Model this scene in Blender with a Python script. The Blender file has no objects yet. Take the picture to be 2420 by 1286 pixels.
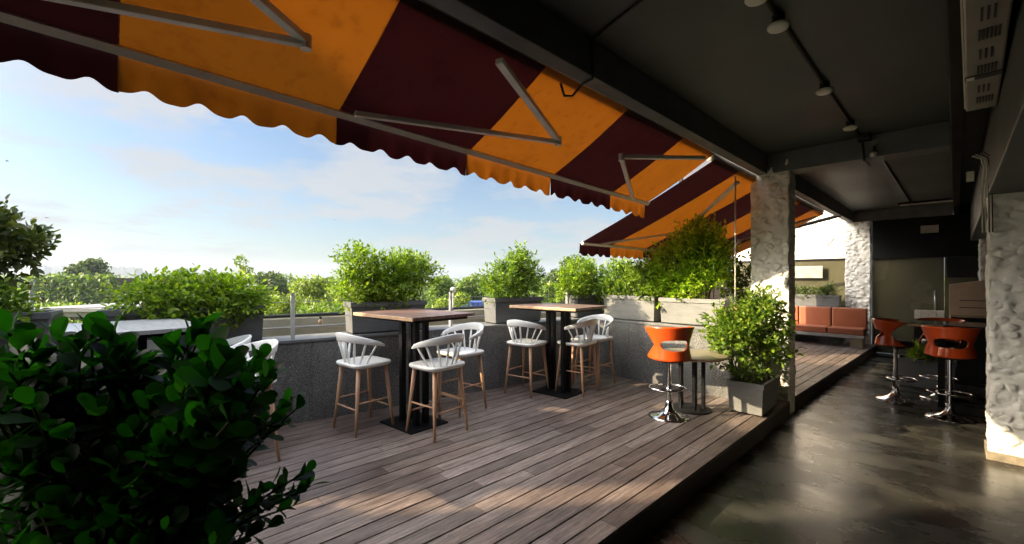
import bpy, math, random
import numpy as np
from mathutils import Vector, Matrix, noise
R=math.radians; PI=math.pi
random.seed(7); rng=np.random.default_rng(11)
scene=bpy.context.scene; COL=scene.collection
# ------------------------------------------------------------------ camera
FPX,CX,HV,HC=1003.0,1210.0,660.0,1.59
YAW=math.atan(1048/1003); SN,CN=math.sin(YAW),math.cos(YAW)
cam=bpy.data.objects.new('camera',bpy.data.cameras.new('camera')); COL.objects.link(cam)
cam.location=(0,0,HC); cam.rotation_euler=(R(90),0,YAW)
cam.data.sensor_width=36; cam.data.lens=36*FPX/2420; cam.data.shift_y=17/2420
cam.data.clip_start=.03; cam.data.clip_end=9000
scene.camera=cam
def W(u,v,d):                       # survey: bearing + distance -> place in the world
    a=(u-CX)/FPX
    return Vector(((a*CN-SN)*d,(a*SN+CN)*d,HC+(HV-v)/FPX*d))
SUN_E=R(25.0); SUNV=Vector((-.62*math.cos(SUN_E),-.785*math.cos(SUN_E),math.sin(SUN_E))).normalized()
D=.17                               # deck level
# ------------------------------------------------------------------ materials
def nt(name):
    m=bpy.data.materials.new(name); m.use_nodes=True; t=m.node_tree
    return m,t,t.nodes['Principled BSDF'],t.nodes,t.links
def ramp(t,fac,stops):
    r=t.nodes.new('ShaderNodeValToRGB'); e=r.color_ramp.elements
    while len(e)<len(stops): e.new(.5)
    for q,(p,c) in zip(e,stops): q.position=p; q.color=(c[0],c[1],c[2],1)
    t.links.new(fac,r.inputs[0]); return r.outputs[0]
def coords(t,stretch=(1,1,1),kind='Object',rot=(0,0,0)):
    tc=t.nodes.new('ShaderNodeTexCoord'); mp=t.nodes.new('ShaderNodeMapping')
    mp.inputs['Scale'].default_value=stretch; mp.inputs['Rotation'].default_value=rot
    t.links.new(tc.outputs[kind],mp.inputs[0]); return mp.outputs[0]
def tnoise(t,co,scale,detail=5,rough=.55):
    n=t.nodes.new('ShaderNodeTexNoise'); n.inputs['Scale'].default_value=scale
    n.inputs['Detail'].default_value=detail; n.inputs['Roughness'].default_value=rough
    t.links.new(co,n.inputs['Vector']); return n.outputs[0]
def mixc(t,fac,a,b,mode='MIX'):
    m=t.nodes.new('ShaderNodeMix'); m.data_type='RGBA'; m.blend_type=mode
    for s,i in ((fac,0),(a,6),(b,7)):
        if hasattr(s,'is_linked') or hasattr(s,'links'): t.links.new(s,m.inputs[i])
        elif i==0: m.inputs[0].default_value=s
        else: m.inputs[i].default_value=(s[0],s[1],s[2],1)
    return m.outputs[2]
def bump(t,b,h,strength,dist=.01):
    n=t.nodes.new('ShaderNodeBump'); n.inputs['Strength'].default_value=strength; n.inputs['Distance'].default_value=dist
    t.links.new(h,n.inputs['Height']); t.links.new(n.outputs[0],b.inputs['Normal'])
def pmat(name,c1,c2=None,scale=6,rough=.6,bmp=0,metal=0,spec=.5,stretch=(1,1,1),rvar=.12,bd=.006,detail=5,lo=.3,hi=.7,island=0):
    m,t,b,N,L=nt(name); c2=c2 or tuple(x*.75 for x in c1)
    co=coords(t,stretch); n=tnoise(t,co,scale,detail)
    c=ramp(t,n,[(lo,c1),(hi,c2)])
    if island:
        g=N.new('ShaderNodeNewGeometry'); v=ramp(t,g.outputs['Random Per Island'],[(0,(1-island,)*3),(1,(1+island,)*3)])
        c=mixc(t,1.0,c,v,'MULTIPLY')
    L.new(c,b.inputs['Base Color'])
    mr=N.new('ShaderNodeMapRange'); mr.inputs['To Min'].default_value=max(.02,rough-rvar); mr.inputs['To Max'].default_value=min(1,rough+rvar)
    n2=tnoise(t,co,scale*.6,3); L.new(n2,mr.inputs[0]); L.new(mr.outputs[0],b.inputs['Roughness'])
    b.inputs['Metallic'].default_value=metal; b.inputs['Specular IOR Level'].default_value=spec
    if bmp: bump(t,b,tnoise(t,co,scale*3,6),bmp,bd)
    return m
def leafmat(name,dark,light,trans=.35,rough=.45,tcol=None,spec=.35):
    m,t,b,N,L=nt(name); g=N.new('ShaderNodeNewGeometry')
    c=ramp(t,g.outputs['Random Per Island'],[(0,dark),(.7,light),(.93,tuple(min(1,x*1.3) for x in light)),(1,(min(1,light[0]*1.55+.004),light[1]*1.25,light[2]*1.1))])
    L.new(c,b.inputs['Base Color']); b.inputs['Roughness'].default_value=rough; b.inputs['Specular IOR Level'].default_value=spec
    tr=N.new('ShaderNodeBsdfTranslucent')
    tc=mixc(t,1.0,c,tcol or (1.5,1.7,.6),'MULTIPLY'); L.new(tc,tr.inputs[0])
    mx=N.new('ShaderNodeMixShader'); mx.inputs[0].default_value=trans
    L.new(b.outputs[0],mx.inputs[1]); L.new(tr.outputs[0],mx.inputs[2])
    L.new(mx.outputs[0],N['Material Output'].inputs[0]); return m
def clothmat(name,col,tcol,trans):
    m,t,b,N,L=nt(name); co=coords(t,(1,1,1))
    n=tnoise(t,co,3.5,6,.65); c=mixc(t,n,tuple(x*.82 for x in col),tuple(min(1,x*1.15) for x in col))
    st=ramp(t,tnoise(t,co,14,4),[(.26,(.6,.56,.55)),(.46,(1,1,1))]); c=mixc(t,.32,c,st,'MULTIPLY')
    L.new(c,b.inputs['Base Color']); b.inputs['Roughness'].default_value=.85; b.inputs['Specular IOR Level'].default_value=.15
    tr=N.new('ShaderNodeBsdfTranslucent'); c2=mixc(t,1.0,mixc(t,n,tuple(x*.75 for x in tcol),tcol),st,'MULTIPLY'); L.new(c2,tr.inputs[0])
    mx=N.new('ShaderNodeMixShader'); mx.inputs[0].default_value=trans
    L.new(b.outputs[0],mx.inputs[1]); L.new(tr.outputs[0],mx.inputs[2]); L.new(mx.outputs[0],N['Material Output'].inputs[0])
    bump(t,b,tnoise(t,coords(t,(1,1,1)),5,4),.3,.02)
    return m
def mat_deck():
    m,t,b,N,L=nt('weathered_deck_wood'); g=N.new('ShaderNodeNewGeometry')
    co=coords(t,(26,1.6,26)); a=tnoise(t,co,2.2,8,.7)
    c=ramp(t,a,[(.28,(.050,.039,.033)),(.5,(.188,.153,.131)),(.72,(.365,.318,.284))])
    v=ramp(t,g.outputs['Random Per Island'],[(0,(.62,.57,.55)),(.45,(.95,.88,.84)),(1,(1.22,1.2,1.22))])
    c=mixc(t,1.0,c,v,'MULTIPLY')
    gr=ramp(t,tnoise(t,coords(t,(90,7,90)),1.6,4,.8),[(.32,(.55,.52,.5)),(.52,(1,1,1)),(.75,(1.3,1.3,1.3))]); c=mixc(t,.8,c,gr,'MULTIPLY')
    st=ramp(t,tnoise(t,coords(t,(1,1,1)),1.3,5),[(.38,(.62,.56,.55)),(.62,(1.08,1.08,1.1))]); c=mixc(t,.8,c,st,'MULTIPLY')
    sp=ramp(t,tnoise(t,coords(t,(1,.6,1)),55,3),[(.30,(.45,.4,.38)),(.37,(1,1,1))]); c=mixc(t,.6,c,sp,'MULTIPLY')
    L.new(c,b.inputs['Base Color'])
    rr=ramp(t,tnoise(t,coords(t),2.5,4),[(.3,(.36,)*3),(.7,(.62,)*3)]); L.new(rr,b.inputs['Roughness'])
    bump(t,b,a,.5,.004); return m
def mat_floor():
    m,t,b,N,L=nt('polished_dark_concrete')
    co=coords(t,(1,1,1)); big=tnoise(t,co,1.1,7,.62); st=tnoise(t,coords(t,(1,1.9,1),rot=(0,0,R(20))),1.5,7,.62)
    c=ramp(t,big,[(.3,(.010,.0105,.010)),(.50,(.023,.023,.0205)),(.72,(.068,.065,.053))])
    c=mixc(t,ramp(t,st,[(.50,(0,0,0)),(.72,(.6,)*3)]),c,(.088,.086,.076)); fg=ramp(t,tnoise(t,co,38,6,.75),[(.34,(.6,.6,.6)),(.55,(1,1,1)),(.72,(1.5,1.5,1.45))]); c=mixc(t,.7,c,fg,'MULTIPLY')
    L.new(c,b.inputs['Base Color'])
    rr=ramp(t,st,[(.3,(.17,)*3),(.75,(.40,)*3)]); L.new(rr,b.inputs['Roughness'])
    b.inputs['Specular IOR Level'].default_value=.5
    bump(t,b,tnoise(t,coords(t,(1,1,1)),9,8,.7),.22,.006); return m
def mat_terrazzo():
    m,t,b,N,L=nt('speckled_terrazzo'); co=coords(t)
    n=tnoise(t,co,105,2,.55); c=ramp(t,n,[(.34,(.07,.071,.071)),(.48,(.125,.127,.125)),(.58,(.185,.185,.18)),(.70,(.40,.39,.37))])
    v=ramp(t,tnoise(t,co,2,5),[(.3,(.75,.74,.72)),(.7,(1.05,1.05,1.05))]); c=mixc(t,1.0,c,v,'MULTIPLY')
    v2=ramp(t,tnoise(t,coords(t,(7,7,.8)),1.5,6,.65),[(.36,(.68,.66,.63)),(.55,(1,1,1))]); c=mixc(t,.7,c,v2,'MULTIPLY')
    L.new(c,b.inputs['Base Color']); b.inputs['Roughness'].default_value=.5; return m
def mat_stucco():
    m,t,b,N,L=nt('white_trowelled_stucco'); co=coords(t)
    n=tnoise(t,co,5,6); c=ramp(t,n,[(.3,(.74,.725,.68)),(.7,(.82,.805,.755))]); L.new(c,b.inputs['Base Color'])
    b.inputs['Roughness'].default_value=.7; b.inputs['Specular IOR Level'].default_value=.3
    wc=coords(t,(1,1,1)); wn=t.nodes.new('ShaderNodeTexNoise'); wn.inputs['Scale'].default_value=7; t.links.new(wc,wn.inputs['Vector'])
    va=t.nodes.new('ShaderNodeVectorMath'); va.operation='MULTIPLY_ADD'; t.links.new(wn.outputs['Color'],va.inputs[0]); va.inputs[1].default_value=(.09,.09,.09); t.links.new(coords(t,(1,1,1.2),rot=(R(28),R(24),0)),va.inputs[2])
    vo=t.nodes.new('ShaderNodeTexVoronoi'); vo.inputs['Scale'].default_value=11.5; vo.feature='F1'; t.links.new(va.outputs[0],vo.inputs['Vector'])
    hh=ramp(t,vo.outputs['Distance'],[(0,(1,1,1)),(.32,(.82,)*3),(.46,(.30,)*3),(.62,(0,0,0))])
    fin=tnoise(t,wc,60,4,.6); h2=mixc(t,.16,hh,fin); bump(t,b,h2,.8,.026)
    return m
M={}
M['deck']=mat_deck(); M['floor']=mat_floor(); M['terrazzo']=mat_terrazzo(); M['stucco']=mat_stucco()
M['ceil']=pmat('charcoal_ceiling_paint',(.078,.092,.090),(.052,.064,.062),1.4,.55,.25)
M['beam']=pmat('charcoal_beam_paint',(.135,.15,.155),(.09,.10,.104),5,.6,.5,bd=.01)
M['black']=pmat('black_wall_paint',(.009,.009,.010),(.006,.006,.007),3,.7,spec=.15)
M['blackmetal']=pmat('black_powder_coat',(.009,.009,.010),(.006,.006,.007),8,.45,spec=.15)
M['steel']=pmat('painted_pale_arm_metal',(.78,.76,.72),(.64,.62,.58),9,.5,.1)
M['chrome']=pmat('chrome',(.75,.75,.76),(.66,.66,.68),6,.10,metal=1,rvar=.05)
M['alu']=pmat('brushed_steel',(.55,.55,.54),(.45,.45,.44),20,.3,metal=1)
M['white']=pmat('white_chair_plastic',(.86,.855,.83),(.82,.81,.78),5,.36)
M['legwood']=pmat('pale_beech_wood',(.56,.335,.20),(.43,.24,.14),3,.5,.15,stretch=(9,9,1))
M['tabletop']=pmat('worn_walnut_top',(.23,.14,.115),(.10,.055,.045),2.5,.36,.2,stretch=(2,14,2))
M['toplight']=pmat('bleached_wood_edge',(.52,.34,.20),(.36,.22,.13),4,.5,stretch=(2,9,2))
M['orangepl']=pmat('orange_lacquer_shell',(.60,.078,.012),(.50,.06,.009),3,.2)
M['cushion']=pmat('black_vinyl',(.016,.016,.017),(.011,.011,.012),7,.35)
M['planter']=pmat('dark_planter_fibre',(.115,.118,.12),(.085,.088,.09),5,.55,.35,stretch=(1,1,3))
M['planterlight']=pmat('sunlit_planter_fibre',(.22,.222,.21),(.155,.158,.155),5,.55,.4,stretch=(1,1,3))  # planter fibre lightened to stand in for sunlit faces
M['planteredge']=pmat('sunlit_planter_end',(.52,.50,.46),(.36,.35,.33),6,.6,.4,stretch=(1,1,3))  # pale tone stands in for sun on the planter ends
M['soil']=pmat('potting_soil',(.05,.034,.022),(.028,.02,.014),20,.9,.6)
M['coral']=pmat('coral_vinyl_upholstery',(.36,.115,.055),(.29,.09,.043),3,.42,.2)
M['concrete']=pmat('grey_concrete',(.36,.34,.32),(.24,.23,.215),6,.75,.4)
M['cream']=pmat('cream_wall_paint',(.40,.36,.28),(.27,.245,.19),2.5,.75,.35)
M['whitewall']=pmat('white_sheet',(.82,.78,.74),(.74,.70,.66),2,.65)
M['olive']=pmat('olive_tinted_glass',(.085,.080,.045),(.055,.051,.029),1.2,.27,spec=.5,rvar=.05)
M['beige']=pmat('beige_cabinet',(.60,.46,.34),(.50,.38,.28),3,.5)
M['lampwhite']=pmat('white_plastic_cover',(.72,.72,.62),(.62,.62,.53),6,.4)
M['acbeige']=pmat('beige_unit_casing',(.30,.285,.235),(.24,.225,.185),4,.5)
M['screen']=pmat('dark_screen',(.012,.014,.014),(.009,.010,.010),3,.12)
M['bark']=pmat('bark',(.10,.07,.048),(.05,.036,.025),12,.85,.6,stretch=(1,1,.3))
M['twig']=pmat('green_brown_stem',(.085,.06,.032),(.05,.038,.02),14,.75)
M['maroon']=clothmat('maroon_canvas',(.022,.006,.008),(.05,.008,.010),.08)
M['orange']=clothmat('orange_canvas',(.29,.100,.017),(.66,.195,.012),.092)
M['ground']=pmat('distant_grass_ground',(.10,.13,.035),(.06,.085,.025),.06,.95)
M['tower']=pmat('pale_tower_render',(.17,.18,.19),(.14,.15,.16),.05,.8)
M['bluemetal']=pmat('blue_sheet_metal',(.05,.09,.33),(.04,.07,.25),1,.45)
M['roofgrey']=pmat('grey_roof_sheet',(.27,.275,.28),(.20,.205,.21),.7,.6)
M['cable']=pmat('black_cable',(.01,.01,.011),(.008,.008,.009),5,.5)
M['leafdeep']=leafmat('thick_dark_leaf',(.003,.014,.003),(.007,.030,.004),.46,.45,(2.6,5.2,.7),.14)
M['leafbush']=leafmat('bush_leaf',(.045,.105,.014),(.17,.25,.030),.36,.42)
M['leafyellow']=leafmat('yellow_green_leaf',(.06,.125,.010),(.20,.28,.024),.38,.45)
M['leaflight']=leafmat('light_green_leaf',(.14,.27,.022),(.38,.50,.045),.50,.45)
M['leafdark']=leafmat('dark_green_leaf',(.030,.058,.016),(.085,.12,.030),.25,.5)  # dark green for the darker trees and the ledge plant
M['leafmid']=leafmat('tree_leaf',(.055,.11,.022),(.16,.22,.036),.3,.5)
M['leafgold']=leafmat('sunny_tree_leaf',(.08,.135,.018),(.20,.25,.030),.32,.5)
M['leafbrown']=leafmat('olive_tree_leaf',(.035,.055,.014),(.10,.115,.026),.25,.5)
# ------------------------------------------------------------------ mesh builder
class MB:
    def __init__(s): s.v=[]; s.f=[]
    def add(s,vs,fs):
        o=len(s.v); s.v+= [tuple(q) for q in vs]; s.f+=[tuple(i+o for i in f) for f in fs]; return s
    def box(s,x0,y0,z0,x1,y1,z1,m=None):
        vs=[(x0,y0,z0),(x1,y0,z0),(x1,y1,z0),(x0,y1,z0),(x0,y0,z1),(x1,y0,z1),(x1,y1,z1),(x0,y1,z1)]
        if m is not None: vs=[m@Vector(q) for q in vs]
        return s.add(vs,[(3,2,1,0),(4,5,6,7),(0,1,5,4),(1,2,6,5),(2,3,7,6),(3,0,4,7)])
    def tube(s,pts,r,n=8,cap=True,sx=1.0):
        pts=[Vector(p) for p in pts]; rr=r if isinstance(r,(list,tuple)) else [r]*len(pts); vs=[]
        t0=(pts[1]-pts[0]).normalized(); up=Vector((0,0,1)) if abs(t0.z)<.9 else Vector((1,0,0)); a=t0.cross(up).normalized()
        for i,p in enumerate(pts):
            t=(pts[min(i+1,len(pts)-1)]-pts[max(i-1,0)]).normalized(); a=(a-t*a.dot(t)).normalized(); b=t.cross(a)
            for k in range(n):
                q=2*PI*k/n; vs.append(p+(a*math.cos(q)*sx+b*math.sin(q))*rr[i])
        fs=[(i*n+k,i*n+(k+1)%n,(i+1)*n+(k+1)%n,(i+1)*n+k) for i in range(len(pts)-1) for k in range(n)]
        if cap: fs+=[tuple(range(n))[::-1],tuple((len(pts)-1)*n+k for k in range(n))]
        return s.add(vs,fs)
    def bar(s,p,q,w,h):                     # rectangular bar between two points
        p,q=Vector(p),Vector(q); t=(q-p).normalized(); a=t.cross(Vector((0,0,1)))
        a=a.normalized() if a.length>1e-4 else Vector((1,0,0)); b=t.cross(a)
        vs=[e+a*w/2*i+b*h/2*j for e in (p,q) for i,j in ((-1,-1),(1,-1),(1,1),(-1,1))]
        return s.add(vs,[(0,1,2,3)[::-1],(4,5,6,7),(0,1,5,4),(1,2,6,5),(2,3,7,6),(3,0,4,7)])
    def lathe(s,prof,n=32,c=(0,0,0)):
        vs=[(c[0]+r*math.cos(2*PI*k/n),c[1]+r*math.sin(2*PI*k/n),c[2]+z) for r,z in prof for k in range(n)]
        fs=[(i*n+k,i*n+(k+1)%n,(i+1)*n+(k+1)%n,(i+1)*n+k) for i in range(len(prof)-1) for k in range(n)]
        fs+=[tuple(range(n))[::-1],tuple((len(prof)-1)*n+k for k in range(n))]
        return s.add(vs,fs)
    def prism(s,poly,z0,z1):
        n=len(poly); vs=[(x,y,z0) for x,y in poly]+[(x,y,z1) for x,y in poly]
        return s.add(vs,[tuple(range(n))[::-1],tuple(range(n,2*n))]+[(i,(i+1)%n,n+(i+1)%n,n+i) for i in range(n)])
    def torus(s,R0,r,c=(0,0,0),n=36,k=8,sx=1,sy=1):
        vs=[(c[0]+(R0+r*math.cos(b))*math.cos(a)*sx,c[1]+(R0+r*math.cos(b))*math.sin(a)*sy,c[2]+r*math.sin(b)) for a in [2*PI*i/n for i in range(n)] for b in [2*PI*j/k for j in range(k)]]
        return s.add(vs,[(i*k+j,((i+1)%n)*k+j,((i+1)%n)*k+(j+1)%k,i*k+(j+1)%k) for i in range(n) for j in range(k)])
    def build(s,name,m,parent=None,bevel=0,smooth=False,solid=0,sub=0):
        me=bpy.data.meshes.new(name); me.from_pydata(s.v,[],s.f); me.validate(); me.materials.append(m)
        o=bpy.data.objects.new(name,me); COL.objects.link(o)
        if parent: o.parent=parent
        if smooth: me.polygons.foreach_set('use_smooth',[True]*len(me.polygons))
        if solid:
            q=o.modifiers.new('thickness','SOLIDIFY'); q.thickness=solid; q.offset=0
        if bevel:
            q=o.modifiers.new('edge','BEVEL'); q.width=bevel; q.segments=2; q.limit_method='ANGLE'; q.angle_limit=R(40)
        if sub:
            q=o.modifiers.new('smooth','SUBSURF'); q.levels=sub; q.render_levels=sub
        return o
def tag(o,label=None,cat=None,group=None,kind=None):
    for k,v in (('label',label),('category',cat),('group',group),('kind',kind)):
        if v: o[k]=v
    return o
def thing(name,label,cat,loc=(0,0,0),rz=0,group=None):
    o=bpy.data.objects.new(name,None); COL.objects.link(o); o.location=loc; o.rotation_euler=(0,0,rz)
    o.empty_display_size=.1
    return tag(o,label,cat,group)
def copy_tree(o,parent=None):
    c=o.copy(); COL.objects.link(c)
    if parent: c.parent=parent; c.matrix_parent_inverse=o.matrix_parent_inverse.copy()
    for ch in [q for q in KIDS.get(o.name,[])]: copy_tree(ch,c)
    return c
KIDS={}
def index_kids(root):
    def rec(o):
        KIDS[o.name]=[q for q in bpy.data.objects if q.parent==o]
        for q in KIDS[o.name]: rec(q)
    rec(root)
def dup(root,loc,rz,label,group=None):
    index_kids(root); c=copy_tree(root); c.location=loc; c.rotation_euler=(0,0,rz); c['label']=label
    if group: c['group']=group
    return c
def rrect(w,d,r,n=6):
    out=[]
    for cx,cy,a0 in ((w/2-r,d/2-r,0),(-w/2+r,d/2-r,90),(-w/2+r,-d/2+r,180),(w/2-r,-d/2+r,270)):
        for k in range(n+1):
            a=R(a0+90*k/n); out.append((cx+r*math.cos(a),cy+r*math.sin(a)))
    return out
# ------------------------------------------------------------------ foliage
def nrm(a): return a/np.maximum(np.linalg.norm(a,axis=1,keepdims=True),1e-9)
def leaf_object(name,P,A,Nn,Ln,Wd,mat,parent=None,rich=False,fold=.12,curl=.12):
    """one mesh of folded leaves: base P, axis A, face normal Nn, length Ln, width Wd"""
    n=len(P); A=nrm(A); S=nrm(np.cross(Nn,A)); Nn=np.cross(A,S); Ln=Ln[:,None]; Wd=Wd[:,None]
    if rich:
        rows=[(0.0,0.05),(.18,.42),(.42,.82),(.66,1.0),(.86,.78),(.96,.40)]
        V=[]
        for t,w in rows:
            c=P+A*Ln*t-Nn*Ln*curl*t*t
            V+=[c+S*Wd*.5*w+Nn*Wd*fold*w, c, c-S*Wd*.5*w+Nn*Wd*fold*w]
        V.append(P+A*Ln-Nn*Ln*curl); nv=len(V); V=np.stack(V,1).reshape(-1,3)
        F=[]
        for i in range(5):
            a=i*3; F+=[(a,a+1,a+4,a+3),(a+1,a+2,a+5,a+4)]
        F+=[(15,16,18,18),(16,17,18,18)]
        quads=np.array(F[:10]); tris=np.array([(15,16,18),(16,17,18)])
        off=(np.arange(n)*nv)
        q=(quads[None]+off[:,None,None]).reshape(-1,4); tr=(tris[None]+off[:,None,None]).reshape(-1,3)
        loops=np.concatenate([q.ravel(),tr.ravel()]); starts=np.concatenate([np.arange(len(q))*4,len(q)*4+np.arange(len(tr))*3]); tot=np.concatenate([np.full(len(q),4),np.full(len(tr),3)])
    else:
        V=[P, P+A*Ln*.35+S*Wd*.5+Nn*Wd*fold, P+A*Ln*.75+S*Wd*.36+Nn*Wd*fold-Nn*Ln*curl*.5, P+A*Ln-Nn*Ln*curl,
           P+A*Ln*.75-S*Wd*.36+Nn*Wd*fold-Nn*Ln*curl*.5, P+A*Ln*.35-S*Wd*.5+Nn*Wd*fold]
        V=np.stack(V,1).reshape(-1,3); off=np.arange(n)*6
        q=(np.array([(0,1,2,3),(0,3,4,5)])[None]+off[:,None,None]).reshape(-1,4)
        loops=q.ravel(); starts=np.arange(len(q))*4; tot=np.full(len(q),4)
    me=bpy.data.meshes.new(name); me.vertices.add(len(V)); me.vertices.foreach_set('co',V.astype(np.float32).ravel())
    me.loops.add(len(loops)); me.loops.foreach_set('vertex_index',loops.astype(np.int32))
    me.polygons.add(len(starts)); me.polygons.foreach_set('loop_start',starts.astype(np.int32)); me.polygons.foreach_set('loop_total',tot.astype(np.int32))
    if rich: me.polygons.foreach_set('use_smooth',np.ones(len(starts),bool))
    me.update(calc_edges=True); me.validate(); me.materials.append(mat)
    o=bpy.data.objects.new(name,me); COL.objects.link(o)
    if parent: o.parent=parent
    return o
def twig_leaves(lobes,ntw,m,tl,L,aspect=.5,up=.5,inner=.45,droop=0,spread=.9):
    """twigs on lumpy lobes, m leaves on each -> P,A,N,L,W"""
    vol=np.array([r[0]*r[1]*r[2] for c,r in lobes])**.8; k=rng.choice(len(lobes),ntw,p=vol/vol.sum())
    C=np.array([c for c,r in lobes],float)[k]; RR=np.array([r for c,r in lobes],float)[k]
    dv=nrm(rng.normal(size=(ntw,3))); rad=inner+(1-inner)*rng.random(ntw)**.6
    base=C+dv*RR*rad[:,None]; out=nrm(dv/RR)
    td=nrm(out*.8+np.array([0,0,up])+rng.normal(size=(ntw,3))*.45)
    tln=tl*(.6+.8*rng.random(ntw)); P=[];A=[]
    p1=nrm(np.cross(td,rng.normal(size=(ntw,3)))); p2=np.cross(td,p1); ph0=rng.random(ntw)*6.28
    for j in range(m):
        f=(j+.3)/m; ph=ph0+j*2.4
        side=p1*np.cos(ph)[:,None]+p2*np.sin(ph)[:,None]
        P.append(base+td*(tln*f)[:,None]); A.append(td*(.35+.6*f)+side*spread*(1-.45*f)+rng.normal(size=(ntw,3))*.15-np.array([0,0,droop]))
    P=np.concatenate(P);A=nrm(np.concatenate(A)); N=nrm(np.array([0,0,1.])+rng.normal(size=P.shape)*.55+A*.01)
    Ls=L*(.65+.7*rng.random(len(P))); return P,A,N,Ls,Ls*aspect*(.8+.4*rng.random(len(P)))
def cat(parts): return [np.concatenate(q) for q in zip(*parts)]
def shrub(name,label,loc,lobes,ntw,m,tl,L,mat,stems,cat_='shrub',group=None,rz=0,aspect=.5,up=.5,inner=.4,droop=0,extra=None):
    t=thing(name,label,cat_,loc,rz,group)
    leaf_object('leaves',*twig_leaves(lobes,ntw,m,tl,L,aspect,up,inner,droop),mat,t)
    if extra: leaf_object('leaves',*twig_leaves(*extra[0]),extra[1],t)
    mb=MB()
    for k in range(stems):
        c,r=lobes[k%len(lobes)]; b=Vector((c[0]*.75+random.uniform(-.4,.4)*r[0],c[1]*.6+random.uniform(-.3,.3)*r[1],0)); e=Vector((c[0]+random.uniform(-.6,.6)*r[0],c[1]+random.uniform(-.6,.6)*r[1],c[2]+r[2]*random.uniform(.1,.7)))
        mid=b.lerp(e,.5)+Vector((random.uniform(-.04,.04),random.uniform(-.04,.04),0)); mb.tube([b,mid,e],[.008,.006,.003],5)
    mb.build('stem',M['twig'],t); return t
# ------------------------------------------------------------------ trees
def crown_pts(h,r,ncl,ntw_leaf,leaf,flat=.75,base=.35,seed=0):
    g=np.random.default_rng(seed); P=[];N=[]
    cl=[]
    for k in range(ncl):
        a=g.random()*6.283; zz=g.random(); prof=math.sin(PI*min(.98,.12+.83*zz))**.7
        rr=r*prof*math.sqrt(g.random())*.95
        cl.append((rr*math.cos(a),rr*math.sin(a),h*(base+(1-base)*.93*zz),r*(.22+.22*g.random())))
    for x,y,z,s in cl:
        d=nrm(g.normal(size=(ntw_leaf,3))); rad=s*(.55+.5*g.random(ntw_leaf)[:,None]); P.append(np.array([x,y,z])+d*rad*np.array([1,1,flat])); N.append(d)
    P=np.concatenate(P);N=np.concatenate(N); A=nrm(g.normal(size=P.shape)+N*.4); Nn=nrm(N+g.normal(size=P.shape)*.7+np.array([0,0,.4]))
    L=leaf*(.6+.8*g.random(len(P))); return (P-A*L[:,None]*.5,A,Nn,L,L*.55),cl
def tree(label,loc,h,r,mat,ncl=26,per=110,leaf=.5,flat=.75,base=.35,seed=0,name='tree',rz=0,group=None,trunk=.02):
    t=thing(name,label,'tree',loc,rz,group)
    pts,cl=crown_pts(h,r,ncl,per,leaf,flat,base,seed); leaf_object('crown',*pts,mat,t)
    mb=MB(); top=h*.72; mb.tube([(0,0,-.3),(.02*h,0,h*.3),(-.01*h,.01*h,top)],[h*trunk*1.2,h*trunk,h*trunk*.35],8)
    for x,y,z,s in cl[::2]:
        z0=min(z*.75,top*.95); mb.tube([(0,0,z0*.8),(x*.5,y*.5,z0+ (z-z0)*.5),(x,y,z)],[h*trunk*.45,h*trunk*.25,h*trunk*.1],5)
    mb.build('trunk',M['bark'],t); return t
# ================================================================== SETTING
G=-7.0
g=MB(); n=44; S=1500
for i in range(n):
    for j in range(n):
        x0,x1=-S+2*S*i/n,-S+2*S*(i+1)/n; y0,y1=-S+2*S*j/n,-S+2*S*(j+1)/n
        g.add([(x0,y0,G),(x1,y0,G),(x1,y1,G),(x0,y1,G)],[(0,1,2,3)])
tag(g.build('ground',M['ground']),kind='structure')
# floor of the covered room, with saw-cut joints as gaps between slabs
fl=MB()
xs=[-1.325,.62,2.6,5.2]; ys=[-5,-1.6,1.55,4.7,7.9,12.3]
for i in range(3):
    for j in range(5): fl.box(xs[i]+.003,ys[j]+.003,-.35,xs[i+1]-.003,ys[j+1]-.003,0)
tag(fl.build('floor',M['floor']),kind='structure')
fb=MB().box(-7,-6,-.9,6,14,-.3); tag(fb.build('floor_slab',M['concrete']),kind='structure')
# decks
def deck(name,x0,x1,y0,y1,edge=None):
    root=bpy.data.objects.new(name,None); COL.objects.link(root); tag(root,kind='structure')
    b=MB(); w=.1195; gap=.0095; x=x1; i=0
    while x>x0:
        y=y0-random.random()*1.5
        while y<y1:
            ln=random.choice((1.3,1.8,2.4,2.9)); a,c=max(y,y0),min(y+ln,y1)
            if c-a>.05:
                s=random.uniform(-.0012,.0012); xe=x
                b.box(x-w,a+.0018,D-.028,x,c-.0018,D+s)
            y+=ln
        x-=w+gap; i+=1
    o=b.build('board',M['deck'],root,bevel=.002)
    MB().box(x0,y0+.01,-.02,x1-.03,y1-.01,D-.032).build('joist_bed',M['black'],root)
    MB().box(x1-.022,y0,-.30,x1-.001,y1,D-.03).build('fascia',M['fascia'],root)
    return root
M['fascia']=pmat('deck_fascia_board',(.075,.055,.042),(.04,.03,.024),4,.6,.3,stretch=(1,.3,6))
deck('deck',-5.1,-1.33,-4.9,5.745)
d2=deck('deck',-5.0,0,0,6.15); d2.location=(-1.345,6.06,0); d2.rotation_euler=(0,0,R(-1.55))
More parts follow.
